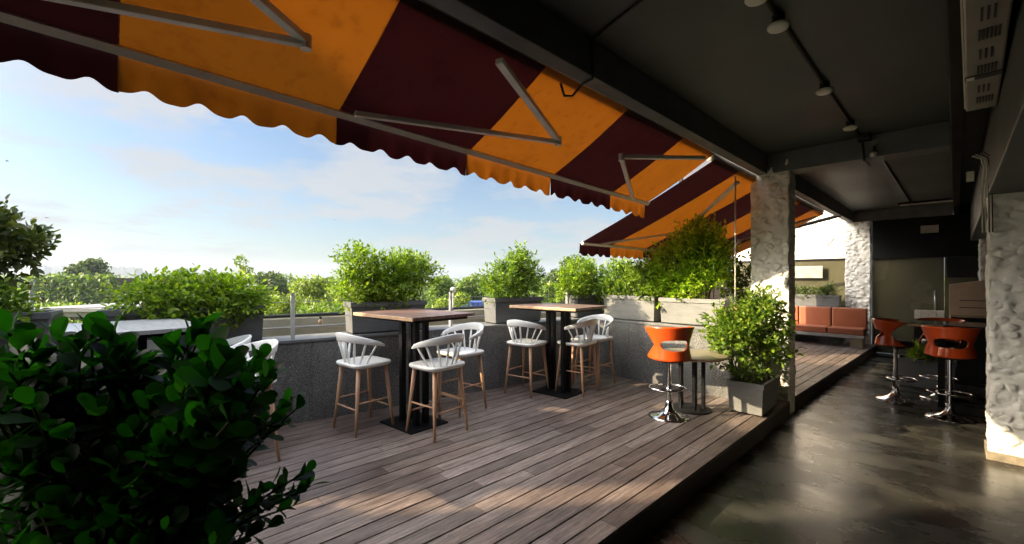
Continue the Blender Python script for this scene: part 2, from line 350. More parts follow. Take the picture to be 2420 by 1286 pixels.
# roof: slab, beams, headers ---------------------------------------------------
ZB,ZC=2.855,3.09
roof=thing('roof','dark charcoal concrete roof with beams over the terrace and bar','roof')
MB().box(-1.70,-5.2,ZC,5.4,12.9,ZC+.3).build('ceiling',M['ceil'],roof)
MB().box(-1.672,-5.2,ZB,-1.565,12.6,ZC-.002).build('edge_beam',M['beam'],roof,bevel=.006)
for y0,y1 in ((-.9,-.6),(5.75,6.04),(12.0,12.25)):
    MB().box(-1.563,y0,ZB+.002,-.03,y1,ZC-.003).build('cross_beam',M['beam'],roof,bevel=.006)
MB().box(-.028,-5.1,2.86,.05,12.2,ZC-.004).build('duct_beam',M['black'],roof,bevel=.005)
MB().box(.2,-5.1,2.335,.5,12.1,ZC-.005).build('header_beam',M['ceil'],roof,bevel=.008)
MB().box(-.027,12.21,ZB-.01,2.6,12.4,ZC-.006).build('header_beam',M['black'],roof)
MB().box(-1.25,12.02,2.03,2.5,12.2,ZB).build('header_beam',M['black'],roof)
# dark room walls that close the bar
rm=thing('room_wall','black painted walls closing the covered bar room','wall')
MB().box(5.2,-5.2,-.3,5.4,12.9,ZC-.01).build('wall',M['black'],rm)
MB().box(-1.3,-5.3,-.3,5.19,-5.1,ZC-.01).build('wall',M['black'],rm)
MB().box(2.5,12.3,-.3,5.19,12.5,ZC-.01).build('wall',M['black'],rm)
# pillars ------------------------------------------------------------------------
def stucco_h(p):
    q=Vector((p.x*10+p.z*2.0,p.y*10+p.z*1.5,p.z*10-p.x*3)); w=noise.noise_vector(q*.6)*.55
    d,_=noise.voronoi(q+w,distance_metric='DISTANCE',exponent=2.0)
    q2=Vector((p.x*17,p.y*17,p.z*11))
    a=math.atan2(p.y-q.y,1)
    ridge=max(0.0,1-(d[1]-d[0])*3.2)
    return -.024*min(d[0],.8)**1.5+.010*ridge+.009*noise.noise(q2)+.010*noise.noise(Vector((p.x*6+3,p.y*6,p.z*5)))
def pillar(label,x0,x1,y0,y1,z0,z1,skirt=False,step=.012):
    t=thing('pillar',label,'pillar',((x0+x1)/2,(y0+y1)/2,z0),0,'white stucco pillars')
    w,d,h=x1-x0,y1-y0,z1-z0; per=2*(w+d); nx=max(8,int(per/step)); nz=int(h/step); vs=[];fs=[]; rad=.018
    for j in range(nz+1):
        z=h*j/nz
        for i in range(nx):
            s=per*i/nx
            if s<w: p=Vector((-w/2+s,-d/2,z)); nn=Vector((0,-1,0)); e=min(s,w-s)
            elif s<w+d: s-=w; p=Vector((w/2,-d/2+s,z)); nn=Vector((1,0,0)); e=min(s,d-s)
            elif s<2*w+d: s-=w+d; p=Vector((w/2-s,d/2,z)); nn=Vector((0,1,0)); e=min(s,w-s)
            else: s-=2*w+d; p=Vector((-w/2,d/2-s,z)); nn=Vector((-1,0,0)); e=min(s,d-s)
            if e<rad: p=p-Vector((p.x,p.y,0)).normalized()*(rad-e)*.5
            vs.append(p+nn*stucco_h(p+Vector((x0*3,y0,z0))))
    fs=[(j*nx+i,j*nx+(i+1)%nx,(j+1)*nx+(i+1)%nx,(j+1)*nx+i) for j in range(nz) for i in range(nx)]
    MB().add(vs,fs).build('shaft',M['stucco'],t,smooth=True)
    if skirt: MB().box(-w/2-.012,-d/2-.012,0,w/2+.012,d/2+.012,.075).build('skirting',M['skirt'],t,bevel=.004)
    return t
M['skirt']=pmat('worn_skirting_stone',(.30,.25,.17),(.14,.115,.08),14,.7,.5)
pillar('white stucco pillar behind the square pot, partly in sunlight',-1.757,-1.337,5.752,6.045,0,ZB+.22)
pillar('wide white stucco pillar nearest on the right, dark stone skirting at its foot',.2,.70,5.63,6.0,0,2.334,True)
pillar('white stucco pillar beside the olive glass, behind the coral sofa',-1.72,-1.27,12.0,12.3,0,ZB,step=.02)
pillar('small white stucco pillar at the far back above the beige cabinet',.30,.75,11.6,11.95,0,2.334,step=.025)
# parapet -------------------------------------------------------------------------
A0=Vector((-3.864,5.411)); A1=Vector((-4.511,1.172)); sd=(A0-A1).normalized(); sn=Vector((-sd.y,sd.x))   # sn points outward (-x)
def S1(t,off): p=A1+sd*t+sn*off; return (p.x,p.y)
ANG1=math.atan2(sd.y,sd.x)
par=thing('parapet_wall','low dark terrazzo parapet wall running round the deck','wall')
TOP=D+.825
c0=Vector(S1(-7.5,0)); c1=Vector((A0.x,A0.y)); c2=Vector((-1.76,5.33))
o0=Vector(S1(-7.5,.36)); o1=Vector((A0.x-.36,A0.y+.36)); o2=Vector((-1.76,5.69))
MB().prism([tuple(c0),tuple(o0),tuple(o1),tuple(c1)][::-1],-.3,TOP-.03).build('wall',M['terrazzo'],par)
MB().prism([tuple(c1),tuple(o1),tuple(o2),tuple(c2)][::-1],-.3,TOP-.031).build('wall',M['terrazzo'],par)
cd=.012
MB().prism([(c0.x+cd,c0.y),tuple(o0),tuple(o1),(c1.x+cd,c1.y-cd)][::-1],TOP-.0295,TOP).build('coping',M['coping'] if 'coping' in M else pmat('grey_coping_stone',(.17,.17,.168),(.11,.11,.11),8,.5,.3),par,bevel=.004)
MB().prism([(c1.x+cd+.003,c1.y-cd),(o1.x+.003,o1.y),tuple(o2),(c2.x,c2.y-cd)][::-1],TOP-.0295,TOP+.001).build('coping',bpy.data.materials['grey_coping_stone'],par,bevel=.004)
# outer low cream wall beyond the parapet
ow=thing('outer_wall','cream plastered outer wall with black top pipe beyond the parapet','wall')
a=Vector(S1(-9,1.0)); b=Vector(S1(7.5,1.0)); a2=Vector(S1(-9,1.15)); b2=Vector(S1(7.5,1.15))
MB().prism([tuple(a),tuple(a2),tuple(b2),tuple(b)][::-1],G,1.12).build('wall',M['cream'],ow)
MB().tube([(a.x-.07,a.y,1.15),(b.x-.07,b.y,1.15)],.022,8).build('pipe',M['cable'],ow,smooth=True)
MB().tube([(a.x+.035,a.y,1.02),(b.x+.035,b.y,1.02)],.012,8).build('pipe',M['concrete'],ow,smooth=True)
for tt in (-3.2,-1.0,1.05,3.2,5.2):
    p=S1(tt,.97); MB().tube([(p[0],p[1],.62),(p[0],p[1],1.13)],.018,6).build('downpipe',M['cable'],ow)
gt=MB().prism([S1(-9,.37),S1(-9,.99),S1(7.5,.99),S1(5.0,.37)][::-1],-.25,.55); tag(gt.build('gutter_floor',M['concrete']),kind='structure')
# railing: posts on the parapet and two wires
rl=thing('railing','slim clear railing posts with thin wires along the parapet','railing')
M['clearpost']=pmat('pale_acrylic_post',(.55,.55,.52),(.42,.42,.40),9,.2)
pp=[(-3.4,.12),(.168,.12),(1.98,.22),(3.95,.2)]
for t_,o_ in pp:
    p=S1(t_,o_); MB().box(p[0]-.017,p[1]-.017,TOP,p[0]+.017,p[1]+.017,1.425).build('post',M['clearpost'],rl,bevel=.003)
    MB().tube([(p[0],p[1],1.425),(p[0],p[1],1.45)],.022,8).build('post_cap',M['alu'],rl)
for zz in (1.20,1.36):
    q=[S1(t_,o_) for t_,o_ in pp]; MB().tube([(x,y,zz+.0) for x,y in q],.0028,5).build('wire',M['concrete'],rl)
# ================================================================== planters
def planter(label,x,y,z,w,d,h,rz,mat,endmat=None,group='box planters on the parapet',name='planter_box',lip=.055):
    t=thing(name,label,'planter',(x,y,z),rz,group); th=.028
    b=MB(); taper=.02
    def shell(z0,z1,e0,e1):
        vs=[]
        for zz,e in ((z0,e0),(z1,e1)):
            vs+=[(-w/2-e,-d/2-e,zz),(w/2+e,-d/2-e,zz),(w/2+e,d/2+e,zz),(-w/2-e,d/2+e,zz)]
        return vs
    b.add(shell(.012,h-lip,-.022,-.010),[(3,2,1,0),(0,1,5,4),(1,2,6,5),(2,3,7,6),(3,0,4,7)])
    b.build('body',mat,t,bevel=.005)
    r=MB(); e=.004
    for bx in ((-w/2-e,-d/2-e,w/2+e,-d/2+th),(-w/2-e,d/2-th,w/2+e,d/2+e),(-w/2-e,-d/2+th,-w/2+th,d/2-th),(w/2-th,-d/2+th,w/2+e,d/2-th)):
        r.box(bx[0],bx[1],h-lip,bx[2],bx[3],h)
    r.build('rim',mat,t,bevel=.004)
    MB().box(-w/2+th,-d/2+th,h-.07,w/2-th,d/2-th,h-.035).build('soil',M['soil'],t)
    for sx in (-1,1): MB().box(sx*(w/2-.06)-.03,-d/2+.04,0,sx*(w/2-.06)+.03,d/2-.04,.0125).build('foot',M['blackmetal'],t)
    return t
rz1=ANG1            # local x along the parapet
PH=.345
def onseg(t,off=.19): p=S1(t,off); return p[0],p[1],TOP+.001
# left-out-of-frame planter, then the four of the long wall
x,y,z=onseg(-2.05); planter('dark box planter at the left edge under the drooping shrub',x,y,z,1.1,.32,PH,rz1,M['planter'])
x,y,z=onseg(-.66); planter('long dark box planter below the low spreading yellow-green shrub',x,y,z,1.16,.32,PH,rz1,M['planter'])
x,y,z=onseg(1.14); planter('dark box planter with pale lit end below the tall double bush',x,y,z,.86,.32,PH,rz1,M['planter'])
x,y,z=onseg(2.93); planter('dark box planter with pale lit end under the single pointed bush',x,y,z,.80,.32,PH,rz1,M['planter'])
x,y,z=onseg(4.37,.22); planter('dark box planter at the far corner of the two parapet walls',x-.02,y,z,.62,.30,PH,rz1,M['planter'])
rz2=math.atan2(c2.y-c1.y,c2.x-c1.x)
planter('grey box planter half in shadow on the short parapet wall',-3.27,5.60,TOP+.002,.86,.32,PH+.01,rz2,M['planterlight'])
planter('grey box planter in full sun beside the white pillar',-2.345,5.56,TOP+.002,.86,.32,PH,rz2,M['planterlight'])
# bushes in them
def bush_on(t,name,label,lobes,off=.19,**k):
    x,y,z=onseg(t,off); return shrub(name,label,(x,y,z+PH-.04),lobes,rz=rz1,**k)
Z3=lambda *q:[((a,b,c),(r1,r2,r3)) for a,b,c,r1,r2,r3 in q]
bush_on(-2.38,'shrub','dark drooping shrub hanging over the planter at the left edge',Z3((-.2,0,.22,.5,.24,.22),(.32,-.02,.14,.36,.24,.2),(.5,-.08,.02,.22,.2,.2)),ntw=420,m=9,tl=.16,L=.055,mat=M['leafbush'],stems=12,up=.2,inner=.3)
bush_on(-.66,'shrub','low spreading yellow-green shrub with tips trailing over its planter',Z3((-.24,0,.09,.26,.24,.10),(-.05,-.02,.13,.32,.25,.12),(.25,-.02,.12,.28,.25,.12),(.42,-.06,.06,.14,.22,.12),(.1,-.2,-.03,.40,.08,.07)),ntw=700,m=9,tl=.15,L=.05,mat=M['leafyellow'],stems=14,up=.25,inner=.25)
bush_on(1.14,'shrub','tall bushy shrub of two rounded heads in the planter behind the first table',Z3((-.30,0,.45,.20,.22,.15),(-.34,0,.20,.14,.2,.20),(.06,0,.36,.20,.22,.17),(.30,0,.38,.22,.24,.17),(.1,0,.16,.34,.22,.2),(-.12,0,.12,.3,.2,.14),(.46,0,.30,.14,.16,.16)),ntw=1050,m=9,tl=.14,L=.042,mat=M['leafyellow'],stems=16,up=.6,inner=.2)
bush_on(2.93,'shrub','single pointed leafy bush in the planter behind the second table',Z3((-.14,0,.24,.26,.22,.25),(.14,0,.34,.22,.2,.28),(.1,0,.56,.10,.1,.16),(-.28,0,.12,.16,.18,.14),(.25,0,.2,.18,.2,.2)),ntw=720,m=9,tl=.14,L=.042,mat=M['leafbush'],stems=12,up=.7,inner=.2)
bush_on(4.30,'shrub','bright green bush filling the far corner planter',Z3((-.12,0,.30,.26,.24,.26),(.2,0,.24,.26,.24,.24),(-.28,0,.14,.16,.2,.16),(.3,-.2,.08,.16,.12,.14)),ntw=620,m=9,tl=.14,L=.046,mat=M['leafyellow'],stems=10,up=.5,inner=.2,off=.22)
shrub('shrub','mid-green leafy bush in the half shaded grey planter',(-3.27,5.62,TOP+PH-.03),Z3((-.25,0,.26,.26,.24,.24),(.12,0,.24,.28,.24,.24),(.34,0,.14,.2,.22,.18)),560,9,.14,.05,M['leafbush'],12,rz=rz2,up=.5,inner=.2)
shrub('shrub','largest tall bush reaching up to the far awning beside the white pillar',(-2.38,5.60,TOP+PH-.03),Z3((-.40,.04,.46,.20,.22,.16),(-.16,.06,.64,.20,.2,.16),(.10,.05,.76,.18,.2,.16),(.22,.1,.52,.16,.2,.16),(-.1,.02,.30,.26,.24,.16),(.18,.08,.26,.18,.2,.16),(-.44,.02,.22,.2,.22,.14),(-.22,.02,.10,.3,.22,.10),(-.55,.0,.3,.10,.18,.12),(-.02,.05,.88,.09,.12,.10)),1250,9,.19,.052,M['leaflight'],24,rz=rz2,up=.75,inner=.15)
shrub('shrub','dark bush squeezed between the hanging rod and the white pillar',(-1.95,6.35,.9),Z3((0,0,.55,.3,.25,.35),(.1,0,.1,.3,.25,.3)),420,9,.15,.05,M['leafbush'],10,up=.5,inner=.2)
# square pot by the pillar
planter('square grey floor pot standing at the deck corner in front of the pillar',-1.535,5.15,D+.002,.36,.64,.335,R(1.5),M['planterlight'],group='floor pots',name='planter_pot')
shrub('shrub','sunlit leafy bush growing from the square floor pot',(-1.54,5.13,D+.30),Z3((-.13,-.05,.48,.22,.25,.20),(.10,.05,.60,.20,.24,.22),(.02,.1,.76,.17,.2,.16),(-.24,-.14,.60,.15,.16,.14),(-.2,-.12,.30,.14,.14,.12),(.14,.15,.34,.14,.16,.16),(.0,-.1,.10,.12,.14,.07)),560,8,.15,.055,M['leafbush'],18,up=.5,inner=.25)
# ================================================================== bar tables
def bar_table(label,loc,rz,w=.98,d=.72,top='tabletop'):
    t=thing('bar_table',label,'table',loc,rz,'high bar tables')
    b=MB(); n=7; pw=d/n
    for i in range(n): b.box(-w/2,-d/2+i*pw+.001,1.062,w/2-random.uniform(0,.004),-d/2+(i+1)*pw-.001,1.09)
    b.build('tabletop',M[top],t,bevel=.002)
    MB().box(-w/2-.004,-d/2-.014,1.058,w/2+.004,-d/2-.0005,1.088).build('edge_strip',M['toplight'],t,bevel=.002)
    MB().box(-w/2+.05,-d/2+.05,1.035,w/2-.05,d/2-.05,1.0615).build('subframe',M['blackmetal'],t)
    for sx in (-1,1):
        for sy in (-1,1):
            MB().box(sx*.112-.025,sy*.055-.025,.016,sx*.112+.025,sy*.055+.025,1.034).build('leg',M['blackmetal'],t,bevel=.004)
    MB().box(-.26,-.22,0,.26,.22,.0155).build('base_plate',M['blackmetal'],t,bevel=.003)
    return t
TZ=D+.001; RT=R(5)
bar_table('brown high bar table with black posts in the middle of the wall',(-3.70,2.20,TZ),RT)
t2=bar_table('brown high bar table with black posts near the wall corner',(-3.46,4.12,TZ),RT)
M['glaretop']=pmat('sky_glare_slat_top',(.42,.42,.43),(.33,.33,.34),3,.32,.2,stretch=(2,14,2))  # pale grey stands in for glancing sky glare on the top
t0=bar_table('high bar table half hidden behind the foreground foliage',(-4.08,.12,TZ),RT,top='glaretop')
# ================================================================== white chairs
def make_chair(label,loc,rz):
    t=thing('bar_chair',label,'chair',loc,rz,'white spindle back bar chairs')     # faces +y
    sh=.635
    # seat: rounded, slightly dished slab
    po=rrect(.43,.40,.085,6); vs=[];fs=[]; n=len(po)
    for z,k in ((sh-.034,.90),(sh-.018,.985),(sh-.004,1.0),(sh+.006,.975),(sh-.002,.72),(sh-.006,.35)):
        vs+=[(x*k,y*k*(1.0),z) for x,y in po]
    fs=[(i*n+k,i*n+(k+1)%n,(i+1)*n+(k+1)%n,(i+1)*n+k) for i in range(5) for k in range(n)]+[tuple(range(n))[::-1],tuple(5*n+k for k in range(n))]
    MB().add(vs,fs).build('seat',M['white'],t,smooth=True)
    # curved top rail, deep at the back and tapering to the arm tips
    vs=[];fs=[]; K=36
    def rail(a):   # a in -1..1 around the back
        th=R(-90)+a*R(112); rr=.225; x=rr*1.06*math.cos(th); y=.0+rr*.98*math.sin(th)-.005
        return x,y,th
    for i in range(K+1):
        a=-1+2*i/K; x,y,th=rail(a); q=1-abs(a)**1.6; hgt=.022+.052*q; wid=.030-.008*q; z=sh+.158+.062*q
        lean=.012*q; ca,sa=math.cos(th),math.sin(th)
        if abs(a)>.93: hgt*=.75; wid*=.8
        for (r_,zz) in ((-wid/2,0),(-wid*.35,-.006),(wid*.35,-.006),(wid/2,0),(wid/2+lean,hgt-.006),(wid*.35+lean,hgt),(-wid*.35+lean,hgt),(-wid/2+lean,hgt-.006)):
            vs.append((x+r_*ca,y+r_*sa,z+zz))
    fs=[(i*8+k,i*8+(k+1)%8,(i+1)*8+(k+1)%8,(i+1)*8+k) for i in range(K) for k in range(8)]+[tuple(range(8))[::-1],tuple(K*8+k for k in range(8))]
    MB().add(vs,fs).build('top_rail',M['white'],t,smooth=True)
    for i in range(8):
        a=-.80+1.6*i/7; x,y,th=rail(a); q=1-abs(a)**1.6; xt,yt=x,y; zt=sh+.162+.062*q
        b=-.62+1.24*i/7; thb=R(-90)+b*R(105); xb=.178*math.cos(thb); yb=.165*math.sin(thb)+.0
        MB().tube([(xb,yb,sh-.006),((xb+xt)/2,(yb+yt)/2,(sh+zt)/2),(xt,yt,zt)],[.0075,.010,.0085],7,sx=1.25).build('spindle',M['white'],t,smooth=True)
    for sx in (-1,1):
        for sy in (-1,1):
            MB().tube([(sx*.200,sy*.197,0),(sx*.178,sy*.172,.25),(sx*.150,sy*.140,sh-.03)],[.0115,.0165,.0205],10).build('leg',M['legwood'],t,smooth=True)
    def lp(sx,sy,z): f=z/(sh-.03); return (sx*(.2-.05*f),sy*(.197-.057*f),z)
    for pa,pb in ((lp(-1,1,.20),lp(1,1,.20)),(lp(-1,-1,.23),lp(1,-1,.23)),(lp(-1,-1,.285),lp(-1,1,.285)),(lp(1,-1,.285),lp(1,1,.285))):
        MB().tube([pa,pb],.0085,8).build('stretcher',M['legwood'],t,smooth=True)
    return t
ch=make_chair('white chair on the left side of the middle table, back to the left',(-3.93,1.79,TZ),R(6))
dup(ch,(-3.345,2.235,TZ),R(97),'white chair with sunlit cream back nearest the camera at the middle table')
dup(ch,(-3.74,2.80,TZ),R(186),'white chair mostly hidden behind the cream backed chair, far side of the middle table')
dup(ch,(-3.72,3.82,TZ),R(9),'white chair on the left side of the table near the wall corner')
dup(ch,(-3.31,4.31,TZ),R(98),'white chair in front on the right side of the corner table')
dup(ch,(-3.40,4.80,TZ),R(183),'white chair behind another one at the right of the corner table')
dup(ch,(-3.82,.76,TZ),R(186),'white chair showing its back edge and one wooden leg right of the foreground foliage')
dup(ch,(-4.31,.68,TZ),R(176),'white chair beside the wall with only its rail showing above the foreground foliage')
dup(ch,(-4.38,.16,TZ),R(-84),'white chair tucked under the half hidden table behind the foliage')
# ================================================================== orange stools
def make_stool(label,loc,rz,H0=.60):
    t=thing('swivel_stool',label,'stool',loc,rz,'orange shell swivel stools')   # back towards -y
    HH=.345; NR=22; NS=16
    def th_max(f):
        f=abs(f-.46)/.54 if f>.46 else abs(f-.46)/.46
        return R(67+42*min(1,f)**1.2)
    def rad(f): return .186+.048*max(0,(f-.42)/.58)**1.2+.022*max(0,(.42-f)/.42)**1.3
    def inner(f):
        q=(f-.46)/.168
        return R(45)*(1-abs(q)**2.6)**(1/2.6) if abs(q)<1 else 0
    fr=sorted(set([i/NR for i in range(NR+1)]+[.46+.168*s*q for s in (-1,1) for q in (1,.97,.9)]))
    sh=MB()
    for side in (-1,1):
        vs=[]
        for f in fr:
            a0,a1=inner(f),th_max(f); r_=rad(f)
            for k in range(NS+1):
                th=R(-90)+side*(a0+(a1-a0)*k/NS); sag=.012*(abs(a0+(a1-a0)*k/NS)/R(100))**2*(1 if f>.5 else -1)
                vs.append((r_*math.cos(th),r_*math.sin(th),H0+HH*f-sag*3*abs(f-.46)))
        n=NS+1; fs=[]
        for i in range(len(fr)-1):
            for k in range(NS):
                q=(i*n+k,i*n+k+1,(i+1)*n+k+1,(i+1)*n+k); fs.append(q if side>0 else q[::-1])
        sh.add(vs,fs)
    o=sh.build('backrest',M['orangepl'],t,smooth=True,solid=.017)
    o.modifiers.new('weld','WELD').merge_threshold=.0005; o.modifiers.move(1,0)
    MB().lathe([(.02,H0-.012),(.165,H0-.01),(.183,H0+.012),(.186,H0+.045),(.165,H0+.068),(.05,H0+.072)],32).build('seat',M['cushion'],t,smooth=True)
    MB().lathe([(.09,H0-.035),(.11,H0-.014)],20).build('seat_plate',M['blackmetal'],t)
    MB().lathe([(.026,.16),(.026,.40),(.021,.402),(.021,H0-.034)],20).build('column',M['chrome'],t,smooth=False)
    MB().lathe([(.205,0),(.205,.008),(.19,.016),(.13,.030),(.075,.055),(.045,.09),(.034,.14),(.034,.17)],44).build('base',M['chrome'],t,smooth=True)
    fr_=MB().torus(.165,.0095,(0,.055,.285),40,8,sx=1.12,sy=.9); fr_.tube([(0,-.09,.285),(0,.0,.285)],.008,8); fr_.tube([(0,0,.285),(0,.2,.285)],.008,8); fr_.lathe([(.035,.265),(.035,.305)],18)
    fr_.build('footrest',M['chrome'],t,smooth=True)
    return t
st=make_stool('orange shell stool on the wooden deck in front of the round table',(-2.045,4.205,TZ),R(46))
st=make_stool('orange shell stool seen from its side, indoors near the wooden step',(-.545,7.525,.001),R(-78),.715)
dup(st,(-.045,6.95,.001),R(4),'orange shell stool with its back to the camera beside the right pillar')
dup(st,(-.14,8.02,.001),R(165),'orange shell stool on the far side of the black indoor table')
# round table
rt=thing('round_table','low round table with olive top standing behind the deck stool','table',(-2.0,4.62,TZ),0)
M['olivetop']=pmat('olive_brown_laminate',(.22,.19,.12),(.15,.13,.08),3,.4)
MB().lathe([(.355,.578),(.37,.585),(.37,.602),(.362,.607),(.05,.608)],48).build('tabletop',M['olivetop'],rt,smooth=False)
MB().torus(.3705,.007,(0,0,.594),48,6).build('rim',M['toplight'],rt,smooth=True)
for k in range(5):
    a=R(20+72*k); MB().box(.125*math.cos(a)-.016,.125*math.sin(a)-.016,.02,.125*math.cos(a)+.016,.125*math.sin(a)+.016,.577).build('leg',M['blackmetal'],rt)
MB().lathe([(.21,0),(.21,.012),(.16,.022),(.04,.024)],36).build('base',M['blackmetal'],rt,smooth=False)
# indoor high table
it=thing('indoor_table','black indoor high table with a pale worn corner between orange stools','table',(.08,7.45,.001),0)
MB().prism(rrect(.98,.72,.03,3),1.02,1.05).build('tabletop',M['screen'],it,bevel=.003)
MB().box(-.485,-.375,1.0195,-.18,-.3605,1.049).build('edge_strip',M['toplight'],it)
for sx in (-.2,.2): MB().box(sx-.032,-.032,.0165,sx+.032,.032,1.0195).build('leg',M['blackmetal'],it)
MB().box(-.3,-.22,0,.3,.22,.016).build('base_plate',M['blackmetal'],it)
# ================================================================== awnings
def cloth_strip(p00,p01,p10,p11,sag,ny=26,nx=16):
    """p00,p01: roller end (y0,y1); p10,p11: bar end"""
    p00,p01,p10,p11=map(Vector,(p00,p01,p10,p11)); vs=[]
    for i in range(nx+1):
        for j in range(ny+1):
            a,b=i/nx,j/ny; p=(p00.lerp(p01,b)).lerp(p10.lerp(p11,b),a); p.z-=sag*math.sin(PI*a)*(1+.25*math.sin(5*p.y))+.004*noise.noise(Vector((p.x*3,p.y*9,1)))*math.sin(PI*min(1,a*1.1))
            vs.append(p)
    m=ny+1; return vs,[(i*m+j,i*m+j+1,(i+1)*m+j+1,(i+1)*m+j) for i in range(nx) for j in range(ny)]
def awning(label,ys,first,roll,bar,drop,arms,sag=.012,phase=0,gap=0,group='striped awnings'):
    t=thing('awning',label,'awning',(0,0,0),0,group)
    for k in range(len(ys)-1):
        y0,y1=ys[k]-(.004 if k else 0),ys[k+1]; col=M['maroon'] if (k+first)%2==0 else M['orange']
        MB().add(*cloth_strip(roll(y0),roll(y1),bar(y0),bar(y1),sag)).build('canopy',col,t,smooth=True)
        n=max(8,int((y1-y0)/.0125)); vs=[]; rows=6
        for r_ in range(rows+1):
            for i in range(n+1):
                y=y0+(y1-y0)*i/n; p=Vector(bar(y)); s=(y+phase)/.182*2*PI
                wv=math.cos(s); edge=drop+.017*(wv-.25*math.cos(2*s)); f=r_/rows
                out=.010*f*math.sin(y*21+k*1.7)+.006*f*math.sin(y*47+k)-.012*f
                vs.append((p.x-.036+out,p.y,p.z-.012-edge*f))
        m=n+1; fs=[(r_*m+i,r_*m+i+1,(r_+1)*m+i+1,(r_+1)*m+i) for r_ in range(rows) for i in range(n)]
        MB().add(vs,fs).build('valance',col,t,smooth=True)
    N=14; pts=[Vector(bar(ys[0]+(ys[-1]-ys[0])*i/N))+Vector((0,0,-.012)) for i in range(N+1)]
    fb=MB(); fb.tube(pts,.026,4); fb.build('front_bar',M['steel'],t)
    p=[roll(ys[0]),roll(ys[-1])]; MB().tube([Vector(q)+Vector((-.055,0,.05)) for q in p],.05,14).build('roller',M['steel'],t,smooth=True)
    for sh_,el,ha in arms:
        u=MB().bar(sh_,el,.045,.032).build('arm',M['steel'],t,bevel=.004)
        MB().bar(Vector(el)+Vector((0,0,-.012)),ha,.036,.030).build('forearm',M['steel'],u,bevel=.004)
        e=Vector(el); MB().tube([e+Vector((0,0,-.036)),e+Vector((0,0,.026))],.025,10).build('elbow',M['steel'],u)
    return t
zb1=lambda y:HC+.967-.0225*y
bar1=lambda y:(-2.40,y,zb1(y)); roll1=lambda y:(-1.676,y,2.85)
def on1(x,y,dz=-.055): f=(x+1.676)/(-.724); return (x,y,2.82*(1-f)+zb1(y)*f+dz)
awning('near maroon and orange striped awning overhead, front bar crossing the sky',[-3.64,-2.72,-1.80,-.88,.04,.95,1.886,2.80,3.72,4.42],1,roll1,bar1,.150,
  [(on1(-1.70,.05),on1(-1.99,.64),on1(-2.38,-.75,-.02)),(on1(-1.69,1.52),on1(-2.025,2.41),on1(-2.36,1.02,-.02)),(on1(-1.68,4.18),on1(-1.965,3.17),on1(-2.375,4.05,-.02))],phase=.14)
bar2=lambda y:(-3.33,y,2.07); roll2=lambda y:(-1.676,y,2.80)
def on2(x,y,dz=-.05): f=(x+1.70)/(-1.63); return (x,y,2.735*(1-f)+2.07*f+dz)
awning('far maroon and orange striped awning, lower and longer, above the tall bush',[4.44,5.14,6.06,6.98,7.90,8.82,9.62],0,roll2,bar2,.15,
  [(on2(-1.70,5.15),on2(-2.69,5.97),on2(-3.30,4.82,-.02)),(on2(-1.70,9.0),on2(-2.69,8.2),on2(-3.30,9.3,-.02))],sag=.02)
sd_=thing('shade_screen','tall white screen added beyond the far awning to shade the far end, mostly hidden','screen',(-3.46,9.5,.1))  # added screen that keeps sun off the far pillar and sofa
MB().box(-.02,-1.90,.02,.02,.62,4.3).build('sheet',M['whitewall'],sd_); MB().box(-.03,-1.94,0,.03,-1.901,4.34).build('post',M['blackmetal'],sd_); MB().box(-.03,.621,0,.03,.66,4.34).build('post',M['blackmetal'],sd_)
# crank rod hanging by the pillar
cr=thing('crank_rod','thin white awning crank rod hanging beside the pillar','rod',(-1.72,5.14,1.28))
MB().tube([(0,0,0),(0,0,1.46)],.008,8).build('rod',M['lampwhite'],cr,smooth=True)
MB().tube([(0,0,0),(.05,.0,-.03),(.05,0,-.14)],.010,8).build('handle',M['alu'],cr,smooth=True)
MB().torus(.014,.004,(0,0,1.47),12,6).build('hook',M['alu'],cr)
# ================================================================== ceiling fittings
cd_=thing('conduit','black conduit run fixed along the dark ceiling','conduit')
MB().tube([(-.70,-1,ZC-.014),(-.69,5.74,ZC-.014)],.013,8).build('pipe',M['cable'],cd_)
MB().tube([(-.68,5.735,ZC-.014),(-.66,5.73,ZB-.02),(-.655,6.06,ZB-.02)],.011,8).build('pipe',M['cable'],cd_)
MB().tube([(-.63,6.05,ZC-.014),(-.60,11.9,ZC-.014)],.013,8).build('pipe',M['cable'],cd_)
MB().box(-.705,5.60,ZC-.07,-.60,5.72,ZC-.004).build('junction_box',M['cable'],cd_,bevel=.006)
c2_=thing('cable','black cable crossing the ceiling and dropping over the edge beam','cable')
yc=2.13
MB().tube([(-.5,yc-.25,ZC-.010),(-1.45,yc+.02,ZC-.010),(-1.556,yc+.05,ZC-.02),(-1.556,yc+.06,ZB+.03),(-1.57,yc+.07,ZB-.010),(-1.66,yc+.08,ZB-.012),(-1.72,yc+.06,ZB-.075),(-1.74,yc+.0,ZB-.085),(-1.72,yc-.06,ZB-.03)],.0085,6).build('wire',M['cable'],c2_,smooth=True)
def disc(label,x,y,z):
    t=thing('ceiling_lamp',label,'lamp',(x,y,z),0,'white disc ceiling fittings')
    MB().lathe([(.02,-.030),(.048,-.028),(.056,-.018),(.056,-.006),(.04,0)],28).build('cover',M['lampwhite'],t,smooth=True)
    MB().lathe([(.032,0),(.032,.05)],16).build('mount',M['cable'],t)
    return t
disc('round white disc fitting on the ceiling conduit, larger and nearer one',-.695,2.76,ZC-.052)
disc('round white disc fitting midway along the ceiling conduit',-.69,3.96,ZC-.052)
disc('round white disc fitting cut by the top edge of the picture',-.70,2.40,ZC-.052)
disc('small round fitting in front of the cross beam on the ceiling conduit',-.69,5.1,ZC-.052)
ss=thing('smoke_sensor','small grey sensor knob hanging from the dark cross beam','sensor',(-.58,5.70,2.90))
